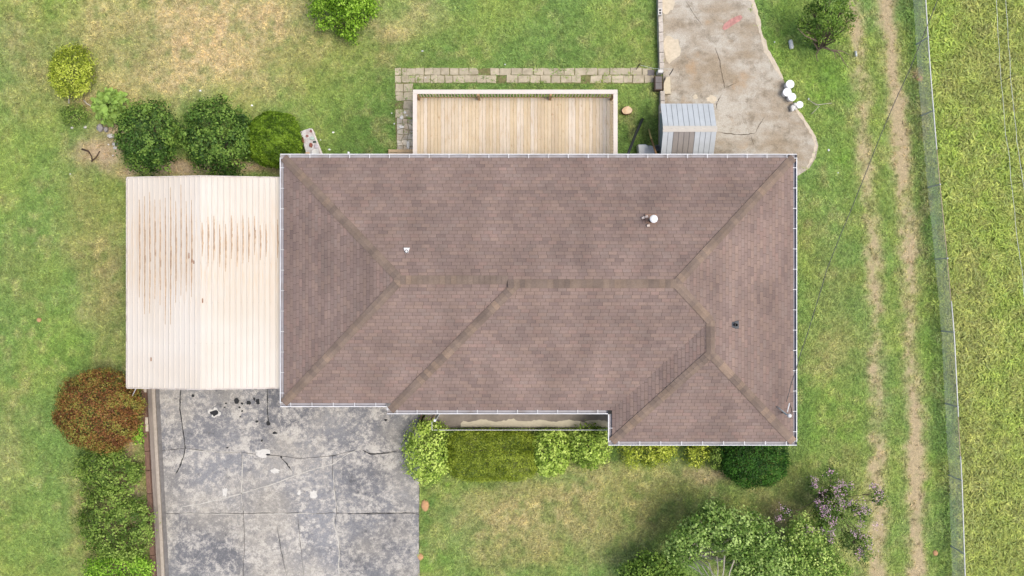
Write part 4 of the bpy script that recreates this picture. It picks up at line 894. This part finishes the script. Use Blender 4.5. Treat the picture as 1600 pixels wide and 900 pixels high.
# white pots on the pad edge
PLW = M('white_plastic', (.80, .80, .79), .4, .04, 6)
def pot(name, label, px, py, r, h, lid, cat='bucket', mat=PLW):
    x, y = P2(px, py, h); e = empty(name, (x, y, 0), label, cat)
    b = MB(); b.lathe((x, y, .05), [(r * .82, 0), (r, h - .1), (r * 1.06, h - .09), (r * 1.06, h - .05)], 20); b.build('body', mat, e, False)
    b = MB(); b.lathe((x, y, .05), [(r * 1.02, h - .055), (r * 1.04, h - .035), (r * .7, h - .015), (r * .1, h - .01)] if lid else [(r * .96, h - .12), (r * .5, h - .11), (r * .05, h - .11)], 20); b.build('lid' if lid else 'soil', mat if lid else PST, e)
    return e
e = pot('white_bucket', 'white lidded bucket with blue mark, topmost on the pad edge', 1234.5, 131.5, .155, .42, True)
x, y = P2(1239.5, 132.5, .44); b = MB(); b.box(x - .035, x + .035, y - .06, y + .05, .37, .402); b.build('blue_mark', M('blue_print', alb(90, 150, 180), .5), e)
pot('white_bucket', 'white bucket second from the top of the cluster on pad edge', 1230, 144, .155, .36, True)
pot('white_bucket', 'white bucket in the middle of the cluster on pad edge', 1237.5, 151.5, .15, .36, True)
pot('white_pot', 'cream round pot on the grass side, rightmost of the white cluster', 1249.5, 163.5, .13, .3, True, 'pot')
e = empty('white_pot', P(1240, 167), 'lumpy pale grey pot at the lower end of the white cluster', 'pot')
for k, (dx, dy, r, h) in enumerate(((0, 0, .11, .3), (.06, .1, .07, .34), (-.02, -.1, .07, .28), (.09, -.07, .05, .3))): x, y = P2(1240, 167, .3); b = MB(); b.lathe((x + dx, y + dy, .05), [(r * .8, 0), (r, h - .12), (r * .8, h - .06), (r * .2, h - .04)], 10); b.build('lump', M('grey_white', alb(226, 222, 214), .7, .15, 16), e)
x, y = P2(1236, 69, .1); b = MB(); b.tube([(x - .03, y + .17, .09), (x - .02, y + .12, .09), (x + .025, y - .14, .09), (x + .03, y - .18, .09)], [.05, .085, .085, .06], 12); o = b.build('white_jug', M('pale_plastic', alb(222, 222, 214), .5, .12, 9), None, True); tag(o, 'pale plastic jug lying on grass right of the concrete pad', 'jug')

# ------------------------------------------------------------------ fences
fence = empty('chain_link_fence', P(1464, 450), 'chain link fence with pale top rail between yard and field', 'fence')
FH = 1.06; fb = [Vector(P(*p)) for p in FB]
def along(line, ds):
    out = []; acc = 0
    for a, c in zip(line[:-1], line[1:]):
        l = (c - a).length; n = max(1, int(l / ds))
        for k in range(n): out.append(a.lerp(c, k / n))
    out.append(line[-1]); return out
fp = along(fb, .05); up = Vector((0, 0, 1)); b = MB(); hn = int(FH / .05)
def wire(b, p, q, r=.0024):
    d = (q - p).normalized(); s = Vector((1, 0, 0)); t = d.cross(s).normalized(); i = len(b.v)
    for o in (p, q):
        for k in range(3): a_ = 2.094 * k; b.v.append(tuple(o + s * math.cos(a_) * r + t * math.sin(a_) * r))
    for k in range(3): b.f.append((i + k, i + (k + 1) % 3, i + 3 + (k + 1) % 3, i + 3 + k)); b.c.append((1, 1, 1))
for k in range(len(fp)):
    if k + hn < len(fp): 
        mid = k + hn // 2; b_ = Vector((.02 * math.sin(mid * .05), 0, 0))
        wire(b, fp[k], fp[mid] + up * FH * .5 + b_); wire(b, fp[mid] + up * FH * .5 + b_, fp[k + hn] + up * FH)
        wire(b, fp[k + hn], fp[mid] + up * FH * .5 + b_); wire(b, fp[mid] + up * FH * .5 + b_, fp[k] + up * FH)
o = b.build('wire_mesh', M('galvanised_wire', alb(176, 186, 180), .6, .1, 6), fence)
bp = MB(); bp.tube([(0, 0, 0), (0, 0, FH + .03)], .028, 8); mp_ = bp.mesh('post')
ysf = [p[1] for p in FB]; xsf = [p[0] for p in FB]
for py in (-42, 70, 181, 293, 405, 517, 630, 742, 853, 950): link('post', mp_, METAL, fence, loc=P(np.interp(py, ysf, xsf), py))
for ya, yb, mt in ((-80, 70, METAL), (70, 240, METAL), (240, 470, RUSTY), (470, 645, METAL), (645, 705, RUSTY), (705, 960, METAL)):
    ys_ = np.arange(ya, yb + .1, (yb - ya) / 6); b = MB(); rr2 = .022 if mt is METAL else .014
    b.tube([Vector(P(np.interp(y_, ysf, xsf), y_)) + up * (FH + (.0 if mt is METAL else -.01 + .015 * math.sin(y_))) for y_ in ys_], rr2, 8); o = b.build('top_rail', M('rail_white', alb(226, 226, 220), .5, .06, 5) if mt is METAL else RUSTY, fence, True)
wf = empty('field_wire_fence', P(1575, 200), 'two strand wire fence crossing the field at the far right', 'fence')
for z, line in ((.5, [(1556, -40), (1558, 10), (1560, 60), (1563, 110), (1567, 150), (1571, 210), (1575, 230), (1580, 280), (1585, 330), (1590, 380), (1597, 425), (1604, 500), (1618, 640)]), (1.15, [(1570, -40), (1572, 0), (1576, 70), (1581, 140), (1589, 218), (1596, 268), (1606, 340), (1620, 450), (1640, 640)])):
    b = MB(); pts = [Vector(P(*p, z)) for p in line]; q = along(pts, .35)
    b.tube([v + Vector((random.uniform(-.01, .01), 0, random.uniform(-.03, .03))) for v in q], .0065, 5); b.build('wire_strand', M('bright_wire', alb(235, 238, 235), .5, .3, 3), wf)
for y_ in (-20, 130, 290, 450): b = MB(); x_ = np.interp(y_, [-40, 230, 450], [1544, 1563, 1588]); p = Vector(P(x_, y_)); b.tube([p, p + up * 1.2], .010, 6); b.build('post', M('green_post', alb(92, 104, 72), .8), wf)

# ------------------------------------------------------------------ vegetation
def leaves_mesh(name, pos, nrm, ln, wd, cols, fold=.25):
    n = len(pos); nrm = nrm / np.linalg.norm(nrm, axis=1, keepdims=True); r = rng.normal(size=(n, 3)); t = np.cross(nrm, r); t /= np.linalg.norm(t, axis=1, keepdims=True) + 1e-9
    bt = np.cross(nrm, t); ln = np.asarray(ln)[:, None]; wd = np.asarray(wd)[:, None]
    V = np.stack([pos - t * ln * .5, pos + bt * wd * .5 + nrm * wd * fold, pos + t * ln * .5 - nrm * ln * .15, pos - bt * wd * .5 + nrm * wd * fold], 1)
    return fast_quads(name, V, cols)
def lumpn(d, sc, seed): return fbm(d[:, 0] * sc + 7 + d[:, 2] * sc * .7, d[:, 1] * sc + 3 - d[:, 2] * sc * .5, seed, 3)
LB = 1.62
def foliage(c, R, n, leaf, cols, lump=.18, p=2.0, seed=1, zmin=.03, up=.35, inner=.25, lsc=2.6, full=False, clump=0):
    if clump:
        m_ = max(4, n // clump); pos, nr, l, wd, cc = foliage(c, R, m_, leaf, cols, lump, p, seed, zmin, up, inner, lsc, full)
        rep = lambda a: np.repeat(a, clump, 0); N_ = len(pos) * clump
        jit_ = rng.normal(size=(N_, 3)) * leaf * np.array([.95, .95, .6]); q = rep(pos) + jit_; q[:, 2] = np.maximum(q[:, 2], zmin)
        nn = rep(nr) * .8 + jit_ / leaf * .5 + rng.normal(size=(N_, 3)) * .4; nn[:, 2] += .3
        br = rng.uniform(.8, 1.2, (N_, 1)); ll = leaf * rng.uniform(.6, 1.25, N_)
        return q, nn, ll, ll * rng.uniform(.5, .78, N_), rep(cc) * br
    d = rng.normal(size=(n, 3)); d[:, 2] = np.where(rng.random(n) < .8, np.abs(d[:, 2]), d[:, 2]) if not full else d[:, 2]
    d /= (np.abs(d) ** p).sum(1, keepdims=True) ** (1 / p)
    u = d / np.linalg.norm(d, axis=1, keepdims=True)
    ln = lumpn(u, lsc, seed); ln2 = lumpn(u, lsc * 2.7, seed + 40)
    rr = 1 + lump * 2 * (ln - .5) + lump * 1.2 * (ln2 - .5)
    dep = np.abs(rng.normal(size=n)) * .05; inn = rng.random(n) < inner; dep = np.where(inn, rng.random(n) * .4, dep)
    pos = np.array(c) + d * np.array(R) * (rr * (1 - dep))[:, None]
    pos[:, 2] = np.maximum(pos[:, 2], zmin + rng.random(n) * .05)
    nr = u + rng.normal(size=(n, 3)) * .55; nr[:, 2] += up
    c0, c1, c2 = [np.array(alb(*q)) * LB for q in cols]
    mix = np.clip((ln2 - .5) * 2.2 + .5 + rng.normal(size=n) * .28, 0, 1)[:, None]
    cc = np.where(mix < .5, c0 + (c1 - c0) * mix * 2, c1 + (c2 - c1) * (mix - .5) * 2)
    l = leaf * rng.uniform(.65, 1.35, n)
    return pos, nr, l, l * rng.uniform(.5, .75, n), cc
def stems(b, base, c, R, n, r0):
    for k in range(n):
        a = random.uniform(0, 6.28); e = Vector((c[0] + R[0] * .6 * math.cos(a), c[1] + R[1] * .6 * math.sin(a), c[2] + R[2] * random.uniform(.1, .6))); s = Vector(base) + Vector((random.uniform(-.08, .08), random.uniform(-.08, .08), 0)); mid = s.lerp(e, .5) + Vector((random.uniform(-.1, .1), random.uniform(-.1, .1), .1))
        b.tube([s, mid, e], [r0, r0 * .7, r0 * .3], 5)
def shrub(name, label, px, py, rpx, rpy, h, leaf, cols, cover=2.4, lump=.16, p=2.0, seed=1, group=None, cat='shrub', up=.35, lsc=2.6, rot=0, clump=0):
    zc = h * .5; k = S * (H - zc) / H; c = (*P2(px, py, zc), zc); R = (rpx * k, rpy * k, h * .52)
    A = 2 * math.pi * (((R[0] * R[1]) ** 1.6 + (R[0] * R[2]) ** 1.6 + (R[1] * R[2]) ** 1.6) / 3) ** (1 / 1.6) * 1.15
    n = int(cover * A / (leaf * leaf * .32)); n = min(n, 30000)
    e = empty(name, (c[0], c[1], 0), label, cat, group)
    if p > 2: R = (R[0], R[1], R[2])
    pos, nr, l, wd, cc = foliage(c, R, n, leaf, cols, lump, p, seed, up=up, lsc=lsc, clump=clump)
    if rot:
        dx, dy = pos[:, 0] - c[0], pos[:, 1] - c[1]; pos[:, 0] = c[0] + dx * math.cos(rot) - dy * math.sin(rot); pos[:, 1] = c[1] + dx * math.sin(rot) + dy * math.cos(rot)
    link('foliage', leaves_mesh('foliage', pos, nr, l, wd, cc), LEAF, e)
    b = MB(); stems(b, (c[0], c[1], 0), c, R, 7, .025); b.build('stem', BARK, e)
    return e
YG = ((104, 118, 34), (158, 172, 56), (196, 204, 92)); DG = ((42, 68, 24), (74, 106, 42), (122, 150, 66)); MG = ((62, 88, 14), (92, 122, 28), (124, 152, 44)); OL = ((84, 100, 20), (122, 138, 36), (158, 172, 66)); RB = ((100, 64, 38), (146, 102, 58), (138, 136, 62)); WG = ((72, 96, 36), (110, 136, 56), (142, 164, 78)); BG = ((88, 130, 30), (128, 170, 50), (164, 200, 78)); PG = ((96, 122, 40), (152, 178, 72), (192, 210, 108))
shrub('yellow_green_shrub', 'rounded yellow green shrub, topmost plant at the upper left', 114, 112, 33, 40, 1.3, .075, YG, 2.3, .14, 2, 3, rot=-.35, clump=8)
shrub('low_shrub', 'small sparse yellow green shrub below the big leaved plant', 118, 181, 20, 17, .55, .065, WG, 1.3, .35, 2, 5, clump=8)
shrub('round_shrub', 'dark green rounded shrub left of three behind the carport', 233, 216, 45, 53, 1.9, .10, DG, 2.3, .28, 2.2, 7, clump=12, lsc=3.4)
shrub('round_shrub', 'dark green bushy shrub in the middle of three behind carport', 343, 217, 55, 55, 1.9, .10, DG, 2.3, .3, 2.2, 9, clump=12, lsc=3.4)
shrub('clipped_shrub', 'smooth clipped bright green shrub nearest the house roof corner', 430, 219, 43, 43, 1.7, .055, MG, 2.6, .1, 2.3, 11)
shrub('red_brown_shrub', 'large rounded reddish brown shrub at the carport corner', 158, 641, 66, 62, 1.9, .07, RB, 2.4, .17, 2.2, 13, clump=6, lsc=3.4)
shrub('loose_shrub', 'loose olive green shrub below the red brown shrub', 168, 735, 44, 42, 1.2, .095, WG, 2.2, .4, 2, 15, clump=14, lsc=4)
shrub('loose_shrub', 'wide olive green shrub beside the driveway edging, lower left', 185, 818, 54, 52, 1.35, .095, WG, 2.3, .36, 2, 17, clump=14, lsc=4)
shrub('loose_shrub', 'small pale shrub beside the timber edging between loose shrubs', 213, 738, 10, 14, .8, .08, WG, 1.6, .3, 2, 18, clump=14, lsc=4)
shrub('bright_shrub', 'bright green low shrub at the bottom edge, left of driveway', 186, 893, 54, 32, 1.0, .085, BG, 1.8, .3, 2, 19, clump=8)
shrub('weed_clump', 'strappy green weeds between red shrub and driveway edging', 213, 668, 10, 26, .6, .12, BG, 1.2, .4, 2, 20, cat='weeds', clump=8)
shrub('hedge_shrub', 'leafy yellow green shrub at the driveway end of the hedge', 669, 705, 34, 44, 1.35, .10, PG, 2.1, .16, 2.6, 21, clump=8)
shrub('box_hedge', 'olive clipped box shaped hedge block in front of porch', 769, 710, 70, 38, 1.25, .045, OL, 2.6, .09, 4.5, 23, cat='hedge', clump=4, lsc=4)
shrub('hedge_shrub', 'pale leafy shrub just right of the olive clipped hedge', 860, 706, 30, 38, 1.3, .10, PG, 2.1, .2, 2.4, 25)
shrub('hedge_shrub', 'pale leafy shrub right of the pair beside the roof corner', 921, 697, 33, 31, 1.3, .10, PG, 2.1, .2, 2.4, 27, clump=8)
shrub('low_hedge_shrub', 'low yellow green shrub under front eave, left of the row', 1012, 700, 42, 25, .95, .085, YG, 1.9, .3, 2.4, 29, clump=8)
shrub('low_hedge_shrub', 'small yellow green shrub under front eave, middle of row', 1087, 708, 17, 20, .95, .095, YG, 1.7, .3, 2, 31, clump=8)
shrub('low_hedge_shrub', 'olive brown small shrub left of the dark green round bush', 1120, 712, 17, 20, .9, .07, WG, 1.7, .3, 2, 32, clump=8)
shrub('dark_round_shrub', 'dark green round clipped bush at the right front corner of house', 1176, 718, 52, 41, 1.5, .065, ((28, 58, 16), (46, 86, 26), (72, 116, 40)), 2.5, .13, 2.4, 33, clump=5)
# big leaved plant: each leaf its own piece
hp = empty('large_leaf_plant', P(172, 166), 'light green plant with large pointed leaves, beside the dark shrub', 'plant')
lm = []
for k in range(3):
    b = MB(); q = (.7, 1.0, 1.3)[k]; col = tuple(c * q for c in alb(156, 188, 90)); c2_ = tuple(c * 1.08 for c in col); n = 5
    for i in range(n):
        t0, t1 = i / n, (i + 1) / n; w0 = .12 * math.sin(math.pi * (t0 * .86 + .1)) ** .8; w1 = .12 * math.sin(math.pi * min(1, t1 * .86 + .14)) ** .8 if i < n - 1 else .002
        x0, x1 = t0 * .36, t1 * .36; z0, z1 = .10 * math.sin(t0 * 2.4), .10 * math.sin(t1 * 2.4)
        b.face([(x0, 0, z0), (x1, 0, z1), (x1, w1, z1 + w1 * .35), (x0, w0, z0 + w0 * .35)], col); b.face([(x0, -w0, z0 + w0 * .35), (x1, -w1, z1 + w1 * .35), (x1, 0, z1), (x0, 0, z0)], c2_)
    me = b.mesh('leaf', True); me.materials.append(LEAF); lm.append(me)
for k in range(180):
    a = random.uniform(0, 6.283); r = math.sqrt(random.random()) * .88; hz = .66 * (1 - .7 * r * r) + random.uniform(-.06, .06); k0 = S * (H - .5) / H
    x, y = P2(172, 166, .5); o = link('leaf', lm[k % 3], None, hp, loc=(x + r * 29 * k0 * math.cos(a), y + r * 29 * k0 * math.sin(a), max(.08, hz)))
    o.rotation_euler = (random.uniform(-.6, .6), random.uniform(-.5, .3) + .25 * r, a + random.uniform(-2.4, 2.4)); s_ = random.uniform(.5, .85); o.scale = (s_, s_, s_)
b = MB(); x, y = P2(172, 166)
for k in range(9): a = k * .7; b.tube([(x, y, 0), (x + .2 * math.cos(a), y + .2 * math.sin(a), .3), (x + .35 * math.cos(a), y + .35 * math.sin(a), .4)], [.02, .015, .008], 5)
b.build('stalk', M('green_stalk', alb(110, 140, 60), .7), hp)

def tree(name, label, base, blobs, leaf, cols, cover, bark=BARK, r0=.07, lump=.3, seed=1, bare=(), zfull=True, nstem=1, cat='tree'):
    bx, by = P2(*base); e = empty(name, (bx, by, 0), label, cat); PS = []; b = MB()
    for i, (px, py, z, rp, rz) in enumerate(blobs):
        z *= .82; k = S * (H - z) / H; c = (*P2(px, py, z), z); R = (rp * k, rp * k * random.uniform(.8, 1.1), rz)
        A = 4 * math.pi * R[0] * R[0] * .8; n = int(cover * A / (leaf * leaf * .32)); PS.append(foliage(c, R, n, leaf, cols, lump, 2, seed + i, .2, .5, .45, 2.8, True, clump=9))
        s = Vector((bx + random.uniform(-.12, .12) * (nstem > 1), by + random.uniform(-.12, .12) * (nstem > 1), 0)); q = Vector(c)
        m1 = s.lerp(q, .35); m1.z = max(m1.z, q.z * .5); m2 = s.lerp(q, .7); m2.z = q.z * .82
        b.tube([s, m1, m2, q], [r0, r0 * .7, r0 * .45, r0 * .2], 6)
        for t in range(5):
            a = random.uniform(0, 6.28); b.tube([m2, m2.lerp(q, .5) + Vector((R[0] * .4 * math.cos(a), R[1] * .4 * math.sin(a), R[2] * .2)), q + Vector((R[0] * .85 * math.cos(a), R[1] * .85 * math.sin(a), R[2] * .2))], [r0 * .35, r0 * .22, r0 * .08], 5)
    for pts in bare: b.tube([P(*q) for q in pts], [r0 * .5 * (1 - .8 * t / max(1, len(pts) - 1)) + .006 for t in range(len(pts))], 5)
    cr = [np.concatenate([p[j] for p in PS]) for j in range(5)]
    link('crown', leaves_mesh('crown', *cr), LEAF, e); b.build('trunk', bark, e); return e
TG = ((70, 98, 36), (118, 148, 66), (170, 192, 112)); TB = ((84, 118, 26), (122, 160, 42), (156, 190, 70)); TD = ((60, 86, 26), (96, 126, 46), (138, 164, 72))
tree('young_tree', 'bright green feathery tree at the top edge left of centre', (548, 48), [(535, 4, 2.4, 24, .5), (505, 2, 1.9, 18, .4), (560, 10, 1.9, 18, .4), (550, 36, 1.4, 12, .3), (520, 32, 1.4, 11, .3), (540, -22, 2.2, 34, .5), (576, 4, 1.4, 12, .3), (492, 18, 1.3, 9, .25), (502, 38, 1.2, 8, .2), (568, 34, 1.2, 8, .2), (538, 50, 1.0, 9, .2), (552, 58, .9, 7, .2), (584, 18, 1.1, 7, .2)], .10, TB, 1.3, BARK, .05, .38, 3)
tree('small_tree', 'dark green small tree with dead branches at the top, near track', (1278, 78), [(1298, 26, 2.6, 15, .4), (1278, 36, 2.2, 13, .4), (1314, 24, 2.2, 13, .4), (1290, 4, 2.7, 18, .4), (1264, 46, 1.8, 10, .3), (1302, 46, 1.9, 10, .3), (1282, 56, 1.6, 9, .25), (1320, 4, 2.2, 12, .35), (1258, 30, 1.7, 8, .25), (1324, 42, 1.6, 8, .2), (1268, 12, 2.1, 10, .3), (1250, 38, 1.5, 6, .2), (1330, 24, 1.8, 8, .2), (1308, 62, 1.3, 7, .2), (1262, 62, 1.2, 7, .2)], .095, TD, .75, BARK, .045, .4, 5,
     bare=([(1282, 72, .8), (1292, 74, 1.2), (1304, 82, 1.3), (1306, 92, 1.2)], [(1284, 74, .8), (1310, 82, 1.2), (1318, 96, 1.0), (1326, 106, .9)], [(1280, 76, .7), (1275, 86, .8), (1278, 96, .7)], [(1300, 78, 1.1), (1316, 80, 1.0), (1328, 86, .8)], [(1276, 64, 1.3), (1258, 56, 1.6), (1246, 44, 1.7)]))
tree('garden_tree', 'large light green tree with pale bare stems at bottom right', (1088, 862), [(1115, 822, 3.0, 36, .6), (1080, 846, 2.7, 30, .55), (1150, 836, 3.2, 38, .6), (1186, 842, 3.0, 32, .6), (1060, 862, 2.2, 22, .4), (1118, 806, 2.8, 20, .4), (1195, 876, 2.8, 34, .5), (1160, 880, 2.6, 28, .45), (1215, 900, 2.6, 32, .5), (1085, 826, 2.6, 18, .4), (1175, 812, 2.8, 16, .4)], .115, TG, 1.0, PALEBARK, .05, .36, 7, nstem=4,
     bare=([(1075, 868, 1.6), (1088, 882, 2.4), (1098, 902, 3.0)], [(1078, 868, 1.6), (1097, 884, 2.4), (1112, 908, 3.0)], [(1082, 868, 1.6), (1106, 886, 2.5), (1126, 912, 3.0)], [(1090, 868, 1.5), (1108, 880, 2.4), (1116, 910, 3.0)], [(1120, 870, 2.2), (1122, 890, 2.8), (1120, 912, 3.2)], [(1132, 868, 2.4), (1131, 890, 2.8), (1127, 912, 3.0)], [(1147, 876, 2.4), (1140, 895, 2.8), (1138, 912, 3.0)], [(1066, 878, 1.5), (1078, 884, 2.2), (1100, 898, 2.8)]))
tree('garden_tree', 'airy light green tree beside the pink flowering tree', (1228, 842), [(1255, 838, 2.4, 26, .5), (1240, 868, 2.3, 28, .5), (1275, 862, 2.3, 26, .5), (1295, 885, 2.0, 26, .45), (1262, 892, 2.3, 28, .5), (1278, 826, 2.1, 13, .35), (1250, 818, 2.3, 11, .3), (1310, 900, 1.8, 20, .4)], .10, ((76, 104, 36), (122, 152, 66), (184, 202, 112)), .95, PALEBARK, .04, .4, 11, nstem=3)
tree('low_tree', 'dark green low tree at the bottom edge, left of large tree', (1000, 866), [(1012, 886, 1.8, 24, .45), (985, 893, 1.6, 18, .4), (1040, 888, 1.9, 22, .45), (1005, 905, 1.8, 28, .45), (1050, 905, 1.9, 26, .4)], .10, TD, 1.0, BARK, .04, .36, 13)
# pink flowering tree
fl_pos = [(1297, 738), (1272, 749), (1274, 757), (1286, 769), (1315, 757), (1305, 763), (1308, 777), (1278, 784), (1293, 788), (1220, 792), (1231, 800), (1217, 810), (1328, 786), (1314, 789), (1288, 795), (1295, 799), (1372, 766), (1365, 760), (1373, 779), (1348, 785), (1350, 793), (1355, 798), (1286, 807), (1300, 817), (1305, 812), (1265, 826), (1283, 828), (1299, 831), (1298, 843), (1345, 820), (1337, 833), (1369, 820), (1352, 840), (1358, 855), (1345, 861), (1343, 869), (1330, 760), (1320, 772), (1340, 800)]
bl = [(px + random.uniform(-3, 3), py + random.uniform(2, 6), random.uniform(1.7, 2.5), random.uniform(8, 13), .28) for px, py in fl_pos[::2]] + [(1290, 800, 1.8, 20, .4), (1310, 795, 1.8, 20, .4), (1325, 845, 1.8, 14, .3), (1300, 775, 2.0, 16, .3)]
ft = tree('flowering_tree', 'airy tree with pink blossom clusters in the lower right lawn', (1284, 772), bl, .085, ((58, 82, 34), (88, 114, 50), (126, 146, 74)), .8, BARK, .022, .4, 17, nstem=5)
for (px, py) in fl_pos:
    z = random.uniform(2.1, 2.7); n = random.randint(18, 60); c = np.array(P(px, py, z)); d = rng.normal(size=(n, 3)) * np.array([.085, .085, .08]) * random.uniform(.75, 1.25); d2_ = d + c
    cc = np.array(alb(232, 192, 214))[None] * rng.uniform(.75, 1.3, (n, 1)) * np.array([1, rng.uniform(.85, 1.1), 1.0]); link('blossom_cluster', leaves_mesh('blossom_cluster', d2_, rng.normal(size=(n, 3)) + [0, 0, .8], rng.uniform(.03, .055, n), rng.uniform(.03, .05, n), cc), PETAL, ft)

# ------------------------------------------------------------------ small ground things
def stone(name, label, px, py, rx, ry, h, mat, cat='stone', group=None):
    b = MB(); pts = [P2(*p) for p in blot(px, py, rx, ry, 8, .25)]; b.prism(pts, -.02, h, bev=h * .4); o = b.build(name, mat); tag(o, label, cat, group); return o
STO = M('pale_rock', alb(226, 222, 212), .9, .14, 9, .3); GRK = M('grey_rock', alb(168, 162, 158), .9, .2, 8, .4)
for px, py, rx, ry, h, mt, lb in ((174, 213, 5, 3.6, .22, STO, 'white rock beside the dark shrub, upper of the white pair'), (181, 226, 4.2, 2.6, .2, STO, 'white rock in bare soil by the dark shrub, middle one'), (181, 231.5, 3.4, 2.2, .16, STO, 'white rock lowest of the white group by dark shrub'), (134, 199, 2.6, 2.2, .12, STO, 'single white rock below the small sparse shrub'), (158, 201, 5, 7, .24, GRK, 'grey upright rock under the large leaved plant'), (167, 203, 3, 4, .22, GRK, 'narrow grey rock next to the upright rock'), (170, 226, 1.4, 1.4, .07, STO, 'tiny pale pebble left of the white rocks'), (177, 243, 1.4, 1.2, .06, STO, 'tiny pale pebble below the white rocks'), (113, 200, 2, 2, .08, STO, 'small pale rock at foot of the sparse shrub')):
    stone('rock', lb, px, py, rx, ry, h, mt, 'rock')
WL = M('white_litter', (.78, .78, .76), .7, .05, 9)
lawn_bits = [(521, 207, 2, 1.3, 'in grass right of the potting table, uppermost'), (501, 219, 1.2, 1, 'touching the right edge of potting table'), (515, 234, 2, 1.6, 'just above the gutter by the potting table'), (545, 239.5, 2, 2.6, 'by the gutter, the larger one right of potting table'), (534, 242, 1, 1, 'smallest one beside the gutter near the table'), (660, 80, 2, 1, 'on lawn above the left part of the paved walk'), (616, 193.5, 1, 1.6, 'at the grass edge left of the flagstones'), (612, 177, 1, .8, 'in grass left of the walk, above the flagstones'), (665, 122, 1, .8, 'between the paved walk and deck rail'), (1294.5, 234.5, 1.6, 1.8, 'on grass right of the concrete pad end'), (1309, 270, 1, 1, 'on grass right of the house roof corner'), (1210, 66, .9, 1.2, 'on grass left of the pale plastic jug'), (789, 101, 1, 1, 'at the upper edge of the paved walk'), (394, 165, 1.8, 1.6, 'above the clipped bright green shrub'), (313, 142, 1.8, 1.4, 'on dry lawn above the middle dark shrub'), (292, 219, 1.2, 1, 'between the two dark green shrubs'), (1263, 155, 1, 1.6, 'on grass right of the white buckets'), (110, 272, 1, 1, 'on lawn left of the carport upper corner')]
for px, py, rx, ry, lb in lawn_bits: stone('white_scrap', 'tiny white scrap ' + lb, px, py, rx, ry, .06, WL, 'litter', 'tiny white scraps in the lawn')
DIRT = M('orange_dirt', alb(206, 160, 116), .95, .15, 10, .5)
for px, py, rx, ry, lb in ((664, 790, 7, 10, 'round orange dirt mound on the lawn by driveway edge'), (656.5, 870, 6, 6, 'orange dirt mound at driveway edge near bottom'), (1461.5, 864, 4.5, 5, 'small orange dirt mound left of the fence, lower right'), (61, 500, 4, 4, 'small orange dirt spot on the far left lawn'), (1437, 123, 6, 5, 'brown dirt mound at the foot of chain link fence')):
    x, y = P2(px, py); b = MB(); b.lathe((x, y, -.02), [(rx * S, 0), (rx * S * .85, .045), (rx * S * .5, .08), (rx * S * .1, .09)], 14)
    for i, v in enumerate(b.v): b.v[i] = (x + (v[0] - x) * random.uniform(.88, 1.1), y + (v[1] - y) * ry / rx * random.uniform(.88, 1.1), v[2])
    o = b.build('dirt_mound', DIRT, None, True); tag(o, lb, 'mound')
# dark dead branches in the bare soil, driftwood by the yellow shrub, twigs by the pots
for pts, r, mt, lb in (([(128, 233, .06), (138, 236, .1), (143, 244, .09), (144, 250, .06)], .035, M('dark_branch', alb(84, 66, 52), .9, .3, 9), 'dark dead branch lying in bare soil left of dark shrub'), ([(143, 252, .06), (150, 246, .1), (156, 236, .08)], .03, M('dark_branch2', alb(92, 72, 56), .9, .3, 9), 'shorter dark branch beside the dead branch in bare soil'), ([(131, 157, .1), (136, 162, .12), (143, 166, .1)], .03, PALEBARK, 'pale driftwood stick beside large leaved plant'), ([(107, 148, .1), (108, 162, .08)], .03, PALEBARK, 'pale short stick below the yellow green shrub'), ([(1264, 156, .1), (1275, 164, .2), (1300, 161, .12)], .014, PALEBARK, 'thin fallen twig on grass right of the white buckets'), ([(1268, 178, .1), (1280, 166, .2), (1272, 160, .12)], .012, PALEBARK, 'small forked twig on grass below the white buckets'), ([(1337, 80, .1), (1338, 88, .12)], .05, METAL, 'small grey object lying beside the dirt track')):
    b = MB(); b.tube([P(*p) for p in pts], [r, r * .9] + [r * .6] * (len(pts) - 2), 6); o = b.build('fallen_branch', mt, None, True); tag(o, lb, 'branch')
